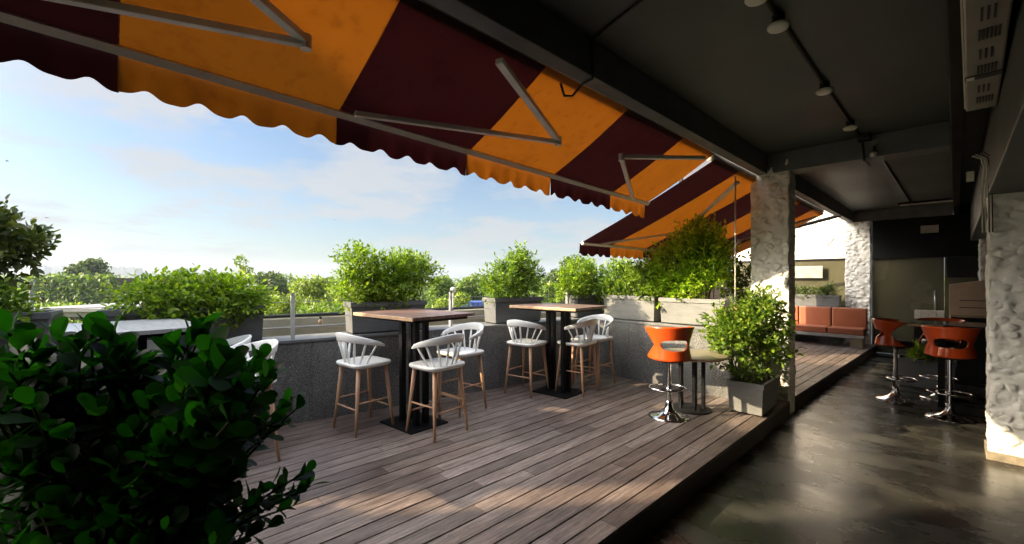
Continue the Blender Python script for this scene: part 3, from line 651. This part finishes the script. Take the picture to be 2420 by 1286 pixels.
MB().lathe([(.01,-.05),(.035,-.04),(.04,-.01),(.03,0)],18).build('housing',M['alu'],ss,smooth=True); MB().tube([(0,0,0),(0,.03,.06)],.01,6).build('stem',M['cable'],ss)
ac=thing('air_conditioner','long beige air conditioner with black vents slung under the ceiling','air conditioner',(.0,1.55,2.775),R(-1.0))
MB().box(.0,0,0,.15,2.86,.095).build('casing',M['acbeige'],ac,bevel=.012)
MB().box(-.006,.02,.02,-.0005,2.85,.09).build('side_trim',M['lampwhite'],ac,bevel=.001)
for k,yv in enumerate((2.55,1.95,1.45,.95,.45)):
    v=MB()
    for i in range(6): v.box(.05+i*.013,yv,-.004,.059+i*.013,yv+.13,-.0005)
    v.build('vent',M['cable'],ac)
    v=MB()
    for i in range(3): v.box(.055+i*.02,yv-.24,-.004,.064+i*.02,yv-.10,-.0005)
    v.build('vent',M['cable'],ac)
MB().box(.0005,2.10,-.006,.149,2.17,-.0005).build('seam',M['cable'],ac); MB().box(.006,2.105,-.012,.04,2.15,-.0062).build('clip',M['lampwhite'],ac)
wr=thing('cable_bundle','tangled pale wires hanging beside the dark right header','cable',(.12,5.0,2.5))
for k in range(4):
    x0=.01+.02*k
    MB().tube([(x0-.03,.35,.14+.01*k),(x0+.02,.40,.12),(x0+.04,.50,.06-.02*k),(x0+.03,.56,-.1),(x0+.035,.58,-.5)],.0045,5).build('wire',M['lampwhite' if k<2 else 'cable'],wr,smooth=True)
MB().box(-.05,.8,.0,.0,.84,.09).build('connector',M['lampwhite'],wr)
tl_=thing('tube_light','slim white tube light under the far ceiling','lamp',(-.72,10.8,2.98))
MB().tube([(0,0,0),(.75,0,.0)],.012,8).build('tube',M['lampwhite'],tl_); MB().box(-.03,-.02,.013,.78,.02,.05).build('housing',M['blackmetal'],tl_)
ex=thing('exit_plate','blank grey plate fixed on the black header above the glass','sign',(-.36,12.0,2.60))
MB().box(-.13,-.02,-.075,.13,.018,.075).build('plate',M['acbeige'],ex,bevel=.004)
# ================================================================== far end
gw=thing('glass_wall','olive tinted glass partition with door and upright steel handle','glass wall',(0,12.1,0))
MB().box(-1.24,0,.004,-.155,.02,2.028).build('glass_door',M['olive'],gw); MB().box(-.150,0,.004,2.5,.02,2.028).build('glass_panel',M['olive'],gw)
hd=MB().tube([(-.285,-.05,.85),(-.285,-.05,1.36)],.014,10); hd.tube([(-.285,-.05,.92),(-.285,.0,.92)],.008,6); hd.tube([(-.285,-.05,1.29),(-.285,0,1.29)],.008,6); hd.build('handle',M['alu'],gw,smooth=True)
MB().box(-1.26,-.01,.0,-1.242,.03,2.03).build('frame',M['concrete'],gw); MB().box(-.1535,-.003,.004,-.1515,.003,2.028).build('joint',M['lampwhite'],gw)
tv=thing('television','black television panel hung high on the olive glass at the right','television',(.12,11.95,1.82))
MB().box(-.24,-.02,-.2,.26,.02,.2).build('screen',M['screen'],tv,bevel=.004); MB().box(-.06,.02,-.06,.06,.145,.06).build('bracket',M['blackmetal'],tv)
cb=thing('bar_cabinet','beige bar cabinet with sloping top at the back right','cabinet',(-.075,10.6,0))
p=MB(); p.add([(0,0,0),(1.6,0,0),(1.6,.5,0),(0,.5,0),(0,0,1.50),(1.6,0,1.78),(1.6,.5,1.78),(0,.5,1.50)],[(3,2,1,0),(4,5,6,7),(0,1,5,4),(1,2,6,5),(2,3,7,6),(3,0,4,7)]); p.build('carcass',M['beige'],cb,bevel=.006)
for zz in (1.10,1.22): MB().box(.12,-.006,zz,1.5,-.0005,zz+.012).build('drawer_gap',M['blackmetal'],cb)
MB().box(.12,-.012,1.234,1.5,-.0006,1.42).build('drawer',M['beige'],cb,bevel=.003)
bc=thing('bar_counter','black bar counter in front of the beige cabinet','counter',(.0,9.6,0))
MB().box(-.02,0,0,1.9,.5,.96).build('body',M['blackmetal'],bc); MB().box(-.05,-.04,.961,1.95,.54,1.0).build('worktop',M['screen'],bc,bevel=.004)
bx=thing('tile_box','white patterned box standing at the end of the dark counter','box',(-.30,9.9,.0))
MB().box(-.18,-.12,0,.18,.12,.93).build('stand',M['blackmetal'],bx)
q=MB()
for i in range(4):
    for j in range(2): q.box(-.18+.09*i+.003,-.125,.935+.07*j,-.18+.09*(i+1)-.003,.12,.935+.07*(j+1)-.004)
q.build('tile',M['white'],bx,bevel=.006)
pl=planter('low dark planter on the indoor floor behind the stools',-.30,8.75,.001,.62,.4,.42,0,M['planter'],group='floor pots',name='planter_pot')
shrub('shrub','small sunlit plant in the low indoor planter',(-.30,8.72,.38),Z3((0,0,.1,.2,.14,.1)),110,8,.1,.05,M['leafyellow'],5,up=.6,inner=.1)
# sofa, ledge, planter and screens behind it
so=thing('sofa','coral vinyl bench sofa with square back cushions in front of the far pillar','sofa',(-1.28,11.1,D+.001))
MB().box(-3.0,.0,.20,0,.62,.265).build('slab',M['concrete'],so,bevel=.004)
for i in range(5):
    x1=-.615*i-.006; x0=x1-.60
    MB().box(x0,.005,.266,x1,.47,.40).build('seat_cushion',M['coral'],so,bevel=.022)
    MB().box(x0,.475,.31,x1,.60,.80).build('back_cushion',M['coral'],so,bevel=.025)
for xx in (-.14,-1.5,-2.9): MB().box(xx-.1,.1,0,xx+.1,.55,.199).build('support',M['cream'],so)
lg=thing('ledge_wall','dark ledge wall carrying a planter behind the coral sofa','wall',(-3.2,11.76,0))
MB().box(-1.6,0,-.3,1.47,.22,.93).build('wall',M['beam'],lg)
pl=planter('dark box planter on the ledge behind the coral sofa',-2.32,11.865,.932,1.1,.2,.30,0,M['planter'],group='floor pots')
shrub('shrub','dark low plant in the planter above the coral sofa',(-2.32,11.87,1.19),Z3((-.2,0,.08,.3,.1,.1),(.25,0,.07,.3,.1,.09),(.35,0,.17,.06,.06,.12)),200,8,.1,.045,M['leafdark'],6,up=.6,inner=.1)
sc=thing('screen_wall','white translucent sheet above an olive glass screen behind the sofa','screen',(-1.75,12.35,0))
MB().box(-4.0,0,2.08,-.0,.02,4.2).build('sheet',M['whitewall'],sc)
MB().box(-4.0,0.003,.0,-.0,.018,2.03).build('glass',M['olive'],sc)
MB().box(-4.0,-.02,2.03,-.0,.04,2.078).build('rail',M['blackmetal'],sc)
cs=MB()
for i in range(9): cs.box(-1.9,-.12-.008*(i%2),1.62+.032*i,-.42,-.10,1.65+.032*i)
cs.build('sheet_reflection',M['concrete'],sc)  # ribbed strip modelled in place of a pale reflection in the glass
cw=thing('twig_shadows','thin dark strands before the white sheet, standing in for twig shadows','shadow strands',(-1.75,12.2,2.1))
for k in range(11):
    x0=-.15-1.3*random.random(); z0=.15+.2*random.random(); x1=x0+random.choice((.25,.45,.6,-.12))+random.uniform(-.05,.05); z1=z0+random.uniform(.35,.75)
    MB().tube([(x0,0,z0),((x0+x1)/2,.02,(z0+z1)/2-.03),(x1,0,z1)],.008,5).build('wire',M['cable'],cw,smooth=True)  # strands modelled where twig shadows fall on the sheet
bp=thing('diagonal_pole','dark pole sloping out from the edge beam beyond the near pillar','pole',(-1.62,10.6,2.86))
MB().tube([(0,0,0),(-1.9,0,-.42)],.035,8).build('pole',M['blackmetal'],bp); MB().lathe([(.05,-.03),(.05,.01)],12).build('bracket',M['blackmetal'],bp)
# ================================================================== foreground plant
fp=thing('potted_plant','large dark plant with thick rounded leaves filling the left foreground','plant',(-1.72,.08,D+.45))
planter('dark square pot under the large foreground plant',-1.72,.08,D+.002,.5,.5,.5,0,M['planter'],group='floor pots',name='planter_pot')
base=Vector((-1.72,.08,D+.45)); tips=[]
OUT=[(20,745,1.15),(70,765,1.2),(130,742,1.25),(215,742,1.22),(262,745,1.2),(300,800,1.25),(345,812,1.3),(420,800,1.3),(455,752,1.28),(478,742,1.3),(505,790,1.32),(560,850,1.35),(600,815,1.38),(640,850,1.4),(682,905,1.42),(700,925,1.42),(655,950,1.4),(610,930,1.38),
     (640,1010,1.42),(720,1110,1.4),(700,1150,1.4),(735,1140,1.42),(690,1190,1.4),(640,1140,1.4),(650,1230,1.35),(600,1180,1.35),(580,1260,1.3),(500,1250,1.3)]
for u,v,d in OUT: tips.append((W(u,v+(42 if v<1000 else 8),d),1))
for k in range(125):
    u=random.uniform(-120,600); lo=850 if u<560 else 920
    v=lo+(1340-lo)*random.random()**1.1; d=random.uniform(1.02,1.55)
    if u>430 and v>1150 and random.random()<.55: continue
    tips.append((W(u,v,d),0))
for k in range(60):
    tips.append((W(random.uniform(-120,640),random.uniform(825,920),random.uniform(1.1,1.6)),0))
for k in range(150):
    u=random.uniform(-150,590); tips.append((W(u,random.uniform(890,1320) if u<480 else random.uniform(880,1120),random.uniform(1.2,1.8)),0))
for k in range(90):
    u=random.uniform(-100,560); tips.append((W(u,random.uniform(930,1330) if u<470 else random.uniform(930,1100),random.uniform(.98,1.2)),0))
LP,LA,LN,LL,LW=[],[],[],[],[]; stm=MB()
for tp,big in tips:
    b=base+Vector((random.uniform(-.13,.13),random.uniform(-.13,.13),0)); dirv=tp-b
    mid=b+dirv*.5+Vector((dirv.x*-.12,dirv.y*-.12,abs(dirv.z)*.12)); pts=[]
    for i in range(13):
        f=i/12; pts.append(b*(1-f)**2+mid*2*f*(1-f)+tp*f*f)
    stm.tube(pts,[.007*(1-.75*i/12)+.001 for i in range(13)],5)
    ln=sum((pts[i+1]-pts[i]).length for i in range(12)); span=min(.30,ln*.6); nl=int(span/.021); ph=random.random()*6.28
    for j in range(nl+1):
        f=1-(span/ln)*(j/nl); i=min(11,int(f*12)); q=f*12-i; p=pts[i].lerp(pts[i+1],q); td=(pts[i+1]-pts[i]).normalized()
        s1=td.cross(Vector((.3,.5,.81))).normalized(); s2=td.cross(s1); ph+=2.4; side=s1*math.cos(ph)+s2*math.sin(ph)
        el=.95 if j<3 else .45
        a=(td*el+side*(.55 if j<3 else 1.0)+Vector((0,0,.35 if j<3 else .15))).normalized()
        L=(random.uniform(.070,.098) if tp.z>1.36 else random.uniform(.048,.075))*(1.0 if j>1 else .85)
        nrmv=(td*1.0-side*.35+Vector((random.uniform(-.3,.3),random.uniform(-.3,.3),.25))).normalized()
        LP.append(p);LA.append(a);LN.append(nrmv);LL.append(L);LW.append(L*random.uniform(.62,.75))
Z=lambda a:np.array([tuple(q) for q in a]); bz=np.array(base)
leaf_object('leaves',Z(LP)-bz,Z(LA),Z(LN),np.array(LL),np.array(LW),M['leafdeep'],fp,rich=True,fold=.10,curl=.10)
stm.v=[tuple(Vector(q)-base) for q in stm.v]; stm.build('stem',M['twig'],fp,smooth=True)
# ================================================================== background
def at_g(u,d): p=W(u,HV,d); return (p.x,p.y,G)
def topz(v,d): return HC+(HV-v)/FPX*d-G
def bgtree(label,u,vt,d,wpx,mat,seed,ncl=26,per=150,leaf=None,base=.3,flat=.8,trunk=.02):
    h=topz(vt,d)/1.0; r=wpx/FPX*d/2
    return tree(label,at_g(u,d),h,r,mat,ncl,per,leaf or max(.12,d*.0075),flat,base,seed,trunk=trunk)
tt=thing('shrub_tree','olive-brown small tree with bare lower branches in the planter at the left edge','tree',(*S1(-2.15,.19),TOP+PH-.04),rz1)
lob=Z3((.44,0,.50,.15,.2,.10),(.28,.02,.62,.24,.26,.16),(.05,0,.56,.3,.28,.22),(-.2,.05,.64,.3,.3,.24),(-2.0,0,.8,.3,.38,.3),(-2.35,.05,.85,.4,.36,.35),(.2,-.05,.40,.28,.24,.09))
leaf_object('crown',*twig_leaves(lob,1700,8,.14,.058,.6,.3,.1),M['leafbrown'],tt)
mb=MB()
for c,r in lob:
    b=Vector((.1+random.uniform(-.08,.08),0,0)); e=Vector(c); mb.tube([b,b.lerp(e,.45)+Vector((-.06,0,.10)),e],[.018,.012,.005],7)
    for k in range(5):
        q=Vector((c[0]+random.uniform(-1,1)*r[0],c[1]+random.uniform(-1,1)*r[1],c[2]+random.uniform(-.6,.9)*r[2])); mb.tube([b.lerp(e,.6)+Vector((-.04,0,.08)),e.lerp(q,.4),q],[.007,.005,.003],5)
mb.build('trunk',M['bark'],tt)
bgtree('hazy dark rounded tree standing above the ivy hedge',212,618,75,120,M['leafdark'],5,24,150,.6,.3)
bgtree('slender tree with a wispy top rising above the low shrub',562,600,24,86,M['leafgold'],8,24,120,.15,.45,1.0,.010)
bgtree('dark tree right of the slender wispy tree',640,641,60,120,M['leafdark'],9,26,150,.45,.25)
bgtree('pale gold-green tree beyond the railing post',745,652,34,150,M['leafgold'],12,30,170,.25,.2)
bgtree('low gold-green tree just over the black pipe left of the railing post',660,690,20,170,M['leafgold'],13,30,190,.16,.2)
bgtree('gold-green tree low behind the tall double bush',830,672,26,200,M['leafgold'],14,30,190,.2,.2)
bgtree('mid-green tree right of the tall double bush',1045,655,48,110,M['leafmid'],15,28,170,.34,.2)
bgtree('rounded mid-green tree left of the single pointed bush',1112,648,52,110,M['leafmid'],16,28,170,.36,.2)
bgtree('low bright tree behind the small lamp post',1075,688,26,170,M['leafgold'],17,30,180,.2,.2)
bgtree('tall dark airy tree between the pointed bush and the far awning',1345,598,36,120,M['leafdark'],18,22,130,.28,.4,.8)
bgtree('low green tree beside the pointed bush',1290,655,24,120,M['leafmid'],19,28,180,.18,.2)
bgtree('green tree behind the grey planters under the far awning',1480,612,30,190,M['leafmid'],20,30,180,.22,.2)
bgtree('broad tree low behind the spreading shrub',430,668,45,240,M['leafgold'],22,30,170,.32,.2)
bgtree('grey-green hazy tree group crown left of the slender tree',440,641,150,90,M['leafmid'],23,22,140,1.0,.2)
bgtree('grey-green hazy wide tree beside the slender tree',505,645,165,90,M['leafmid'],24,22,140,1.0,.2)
# added unseen block on the left, shaped so its top shades the deck
sdir=Vector((SUNV.x,SUNV.y)).normalized(); pdir=Vector((.785,-.62))
def blk(off,s): q=pdir*off/ (pdir.length**2)+sdir*s; return (q.x,q.y)
ss_=10.5; zz_=.17+math.tan(SUN_E)*( (Vector(blk(-3.6,ss_))-Vector((-1.33,(-1.33*.785+3.6)/.62))).dot(sdir) )+.04
sb=thing('sun_blocker','unseen cream block added beyond the left edge to shade the deck','building',(0,0,0))
MB().prism([blk(-2.87,ss_),blk(-4.20,ss_),blk(-4.20,ss_+2.4),blk(-2.87,ss_+2.4)],G,zz_-.1).build('wall',M['cream'],sb)
MB().prism([blk(1.6,ss_+.8),blk(-2.63,ss_+.8),blk(-2.63,ss_+4),blk(1.6,ss_+4)],G,7.6).build('tall_blocker',M['cream'],sb)
MB().prism([blk(-4.201,ss_),blk(-4.66,ss_),blk(-4.66,ss_+2.4),blk(-4.201,ss_+2.4)],G,zz_-.8).build('low_blocker',M['cream'],sb)
MB().prism([blk(-2.85,ss_-.03),blk(-4.24,ss_-.03),blk(-4.24,ss_+2.43),blk(-2.85,ss_+2.43)],zz_-.099,zz_).build('roof',M['concrete'],sb)
# ivy covered hedge
hg=thing('hedge','tall boxy ivy covered hedge in haze behind the flat roof','hedge',at_g(170,58))
pts=[]; nn=9000; w2,h2=11.5/2,topz(652,58)
fx=rng.random(nn); fz=rng.random(nn)**.8
side=Vector((CN,SN,0)); fwd=Vector((-SN,CN,0))
P=np.outer((fx-.5)*2*w2,np.array(side))+np.outer(rng.normal(size=nn)*.3+ (rng.random(nn)>.8)*rng.random(nn)*4,np.array(fwd)); P[:,2]=fz*h2+.25*np.sin(fx*40)*fz
A=nrm(rng.normal(size=(nn,3))+np.array([0,0,-.6])); Nn=nrm(-np.array(fwd)*1.2+rng.normal(size=(nn,3))*.6+np.array([0,0,.4])); Lh=.45*(.6+.8*rng.random(nn))
leaf_object('leaves',P,A,Nn,Lh,Lh*.6,M['leafmid'],hg)
k=MB(); mm=Matrix.Rotation(YAW,4,'Z'); k.box(-w2,.35,0,w2,4,h2-.3,mm); k.build('core',M['leafcore'] if 'leafcore' in M else M['bark'],hg)
# far wood
pts=[]
def woodpart(nb,u0,u1,d0,d1,v0,v1,leaf,per,seed):
    g_=np.random.default_rng(seed); out=[]
    for i in range(nb):
        u=u0+(u1-u0)*(i+g_.random())/nb; d=d0+(d1-d0)*g_.random(); v=v0+(v1-v0)*g_.random(); c=W(u,v,d); r=d*(.035+.03*g_.random())
        dd=nrm(g_.normal(size=(per,3))); dd[:,2]=np.abs(dd[:,2])*1.0-.35; q=np.array(c)-np.array([0,0,r*.8])+dd*r*np.array([1,1,.85])*(.8+.25*g_.random((per,1)))
        A_=nrm(g_.normal(size=(per,3))); N_=nrm(dd+g_.normal(size=(per,3))*.6); L_=leaf*d*(.6+.8*g_.random(per)); out.append((q,A_,N_,L_,L_*.6))
    return cat(out)
tag(leaf_object('distant_wood',*cat([woodpart(80,-250,2300,90,150,648,662,.0085,420,1),woodpart(70,-250,2300,200,330,640,650,.007,260,2)]),M['leafmid']),'band of far green woodland along the skyline','woodland',kind='stuff')
tag(leaf_object('ground_cover',*cat([woodpart(110,-350,2300,16,70,700,722,.010,420,4),woodpart(60,-350,1900,11,18,728,760,.011,360,6)]),M['leafmid']),'low green treetops filling the ground beyond the terrace','treetops',kind='stuff')
# towers
def tower(label,u0,u1,vt,d,steps,seed):
    t=thing('tower_block',label,'building',at_g((u0+u1)/2,d),YAW,'hazy tower blocks on the skyline'); r_=random.Random(seed)
    w=(u1-u0)/FPX*d; h=topz(vt,d); n=steps
    for i in range(n):
        x0=-w/2+w*i/n; hh=h*(1-.06*r_.random()); s=MB().box(x0+.6,0,0,x0+w/n-.6,w/n*1.0+r_.random()*6,hh)
        o=s.build('block',M['tower'],t); wd=MB()
        for zz in range(6,int(hh)-2,4): wd.box(x0+2.0,-.4,zz,x0+w/n-2.0,-.01,zz+1.6)
        wd.build('window',M['towerglass'],o)
        MB().box(x0+w/n*.3,2,hh+.01,x0+w/n*.7,8,hh+3.2).build('roof_house',M['tower'],o)
M['towerglass']=pmat('dull_tower_glass',(.16,.17,.19),(.12,.13,.15),.2,.3)
tower('small hazy tower at the far left beside the brown tree',78,106,628,1150,2,1)
tower('row of hazy tower blocks left of the rounded dark tree',122,176,629,1250,4,2)
tower('wide hazy tower block right of the rounded dark tree',250,318,632,1050,3,3)
tower('lowest hazy block beside the crane',320,344,645,1300,2,4)
ck=thing('tower_crane','thin hazy tower crane over the lowest block','crane',at_g(338,1200),YAW)
hc=topz(640,1200); MB().box(-1,-1,0,1,1,hc).build('mast',M['tower'],ck); MB().box(-12,-.8,hc,26,.8,hc+1.6).build('jib',M['tower'],ck)
# neighbouring roofs
nb=thing('neighbour_building','grey flat-roofed building with white roof edge beyond the left foliage','building',at_g(200,17),YAW)
hN=topz(737,17); MB().box(-2.2,0,0,1.9,6,hN).build('wall',M['concrete'],nb); MB().box(-2.35,-.15,hN+.01,2.0,6.1,hN+.14).build('roof',M['roofgrey'],nb)
MB().box(-.9,-.02,hN-1.1,-.1,-.005,hN-.2).build('window',M['screen'],nb)
bs=thing('blue_shed','blue sheet-metal shed roof seen beyond the parapet','shed',at_g(1112,30),YAW)
hB=topz(714,30); MB().box(-.75,0,0,.75,2,hB-.35).build('wall',M['roofgrey'],bs)
q=MB()
for i in range(10): q.box(-.82+.164*i,-.12-.012*(i%2),hB-.345,-.82+.164*(i+1)-.01,2.1,hB)
q.build('roof',M['bluemetal'],bs)
hs=thing('house','small grey-roofed house among the trees beside the slender tree','house',at_g(570,58),YAW)
hH=topz(655,58); MB().box(-2,0,0,2.2,4,hH-1.2).build('wall',M['concrete'],hs); MB().add([(-2.4,-.3,hH-1.19),(2.6,-.3,hH-1.19),(2.6,4.3,hH-1.19),(-2.4,4.3,hH-1.19),(-1.6,2,hH),(1.8,2,hH)],[(0,1,5,4),(1,2,5),(2,3,4,5),(3,0,4),(3,2,1,0)]).build('roof',M['roofgrey'],hs)
MB().box(.2,-.03,hH-2.6,1.2,-.006,hH-1.6).build('window',M['screen'],hs)
lp=thing('lamp_post','pale lamp post standing at the far left behind the foliage','lamp post',at_g(74,15))
hL=topz(664,15); MB().tube([(0,0,0),(0,0,hL)],[.07,.05],8).build('pole',M['roofgrey'],lp); MB().box(-.04,-.02,hL-.06,.75,.1,hL).build('arm',M['roofgrey'],lp)
sl=thing('bollard_light','white bollard light on the outer wall between the bushes','lamp',(*S1(2.45,1.07),1.12))
MB().tube([(0,0,0),(0,0,.27)],.016,8).build('post',M['lampwhite'],sl); MB().lathe([(.02,.27),(.038,.28),(.036,.34),(.02,.35)],14).build('head',M['lampwhite'],sl,smooth=True)
bl=thing('string_bulb','warm glass festoon bulb hanging from the railing wire','bulb',(*S1(.43,.13),1.19))
MB().lathe([(.004,-.075),(.02,-.06),(.024,-.04),(.012,-.015)],14).build('bulb',M['toplight'],bl,smooth=True); MB().lathe([(.012,-.015),(.012,.012)],10).build('socket',M['cable'],bl)
# birds
for i,(u,v,d,lab) in enumerate(((110,515,60,'tiny dark bird gliding above the brown tree'),(17,381,70,'tiny dark bird high at the left edge of the sky'),(790,520,80,'tiny dark bird near the middle of the sky'))):
    b=MB(); b.tube([(-.22,0,0),(-.08,0,.02),(.1,0,.02),(.24,0,0)],[.01,.06,.05,.015],8)
    for s in (-1,1): b.add([(-.07,0,.03),(.08,0,.03),(.02,s*.3,.11),(-.05,s*.58,.04),(-.12,s*.3,.10)],[(0,1,2,4),(4,2,3)])
    o=b.build('bird',M['cable'],smooth=True); o.location=W(u,v,d); o.rotation_euler=(0,0,R(40+50*i)); tag(o,lab,'bird','birds in the sky')
# ================================================================== air
hm=bpy.data.materials.new('pale_air'); hm.use_nodes=True; ht=hm.node_tree; ht.nodes.remove(ht.nodes['Principled BSDF'])
pv=ht.nodes.new('ShaderNodeVolumePrincipled'); pv.inputs['Color'].default_value=(.72,.84,1,1); pv.inputs['Density'].default_value=.00026; pv.inputs['Anisotropy'].default_value=.2
ht.links.new(pv.outputs[0],ht.nodes['Material Output'].inputs['Volume'])
hz_=MB().box(-1530,-1530,G-1,1530,1530,46).build('haze',hm); tag(hz_,kind='stuff')
# ================================================================== light
w=bpy.data.worlds.new('World'); scene.world=w; w.use_nodes=True; t=w.node_tree; N=t.nodes; L=t.links; bg=N['Background']
sky=N.new('ShaderNodeTexSky'); sky.sky_type='NISHITA'; sky.sun_disc=False; sky.sun_elevation=SUN_E
sky.sun_rotation=math.atan2(SUNV.x,SUNV.y); sky.altitude=200; sky.air_density=1.0; sky.dust_density=1.6; sky.ozone_density=1.2
tc=N.new('ShaderNodeTexCoord'); sx=N.new('ShaderNodeSeparateXYZ'); L.new(tc.outputs['Generated'],sx.inputs[0])
# cloud plane projection: direction / height
mz=N.new('ShaderNodeMath'); mz.operation='MAXIMUM'; L.new(sx.outputs[2],mz.inputs[0]); mz.inputs[1].default_value=.02
ad=N.new('ShaderNodeMath'); ad.operation='ADD'; L.new(mz.outputs[0],ad.inputs[0]); ad.inputs[1].default_value=.12
vd=N.new('ShaderNodeVectorMath'); vd.operation='DIVIDE'; L.new(tc.outputs['Generated'],vd.inputs[0])
cb_=N.new('ShaderNodeCombineXYZ'); [L.new(ad.outputs[0],cb_.inputs[i]) for i in range(3)]; L.new(cb_.outputs[0],vd.inputs[1])
c1_=tnoise(t,vd.outputs[0],1.25,9,.58); c1=ramp(t,c1_,[(.46,(0,0,0)),(.60,(.85,)*3)])
hz=ramp(t,sx.outputs[2],[(0.0,(.60,)*3),(.14,(.30,)*3),(.40,(0,0,0))])
skb=mixc(t,1.0,sky.outputs[0],(.86,.98,1.09),'MULTIPLY'); mxx=mixc(t,c1,skb,(3.9,4.0,4.2)); mx2=mixc(t,hz,mxx,(2.9,3.05,3.05))
# hazy glow added round the sun, out of view, to brighten the terrace
dt=N.new('ShaderNodeVectorMath'); dt.operation='DOT_PRODUCT'; L.new(tc.outputs['Generated'],dt.inputs[0]); dt.inputs[1].default_value=tuple(SUNV)
mx0=N.new('ShaderNodeMath'); mx0.operation='MAXIMUM'; L.new(dt.outputs['Value'],mx0.inputs[0]); mx0.inputs[1].default_value=0
pw=N.new('ShaderNodeMath'); pw.operation='POWER'; L.new(mx0.outputs[0],pw.inputs[0]); pw.inputs[1].default_value=20
au=mixc(t,pw.outputs[0],(0,0,0),(185,165,136)); mx2=mixc(t,1.0,mx2,au,'ADD')
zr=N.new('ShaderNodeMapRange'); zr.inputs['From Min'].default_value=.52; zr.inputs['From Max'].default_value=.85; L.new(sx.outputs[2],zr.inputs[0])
zc=mixc(t,zr.outputs[0],(0,0,0),(11,11.6,12.6)); mx2=mixc(t,1.0,mx2,zc,'ADD')      # unseen overhead brightness added to light the terrace
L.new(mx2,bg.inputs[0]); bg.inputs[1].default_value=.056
sun=bpy.data.objects.new('sun',bpy.data.lights.new('sun','SUN')); COL.objects.link(sun); sun.data.energy=3.9; sun.data.angle=R(.5); sun.data.color=(1,.80,.52)
sun.rotation_euler=(-SUNV).to_track_quat('-Z','Y').to_euler(); sun.location=(-20,-25,20)
vs_=scene.view_settings; vs_.view_transform='Standard'; vs_.look='None'; vs_.exposure=1.72; vs_.gamma=1
scene.cycles.max_bounces=8; scene.cycles.diffuse_bounces=5; scene.cycles.transmission_bounces=4
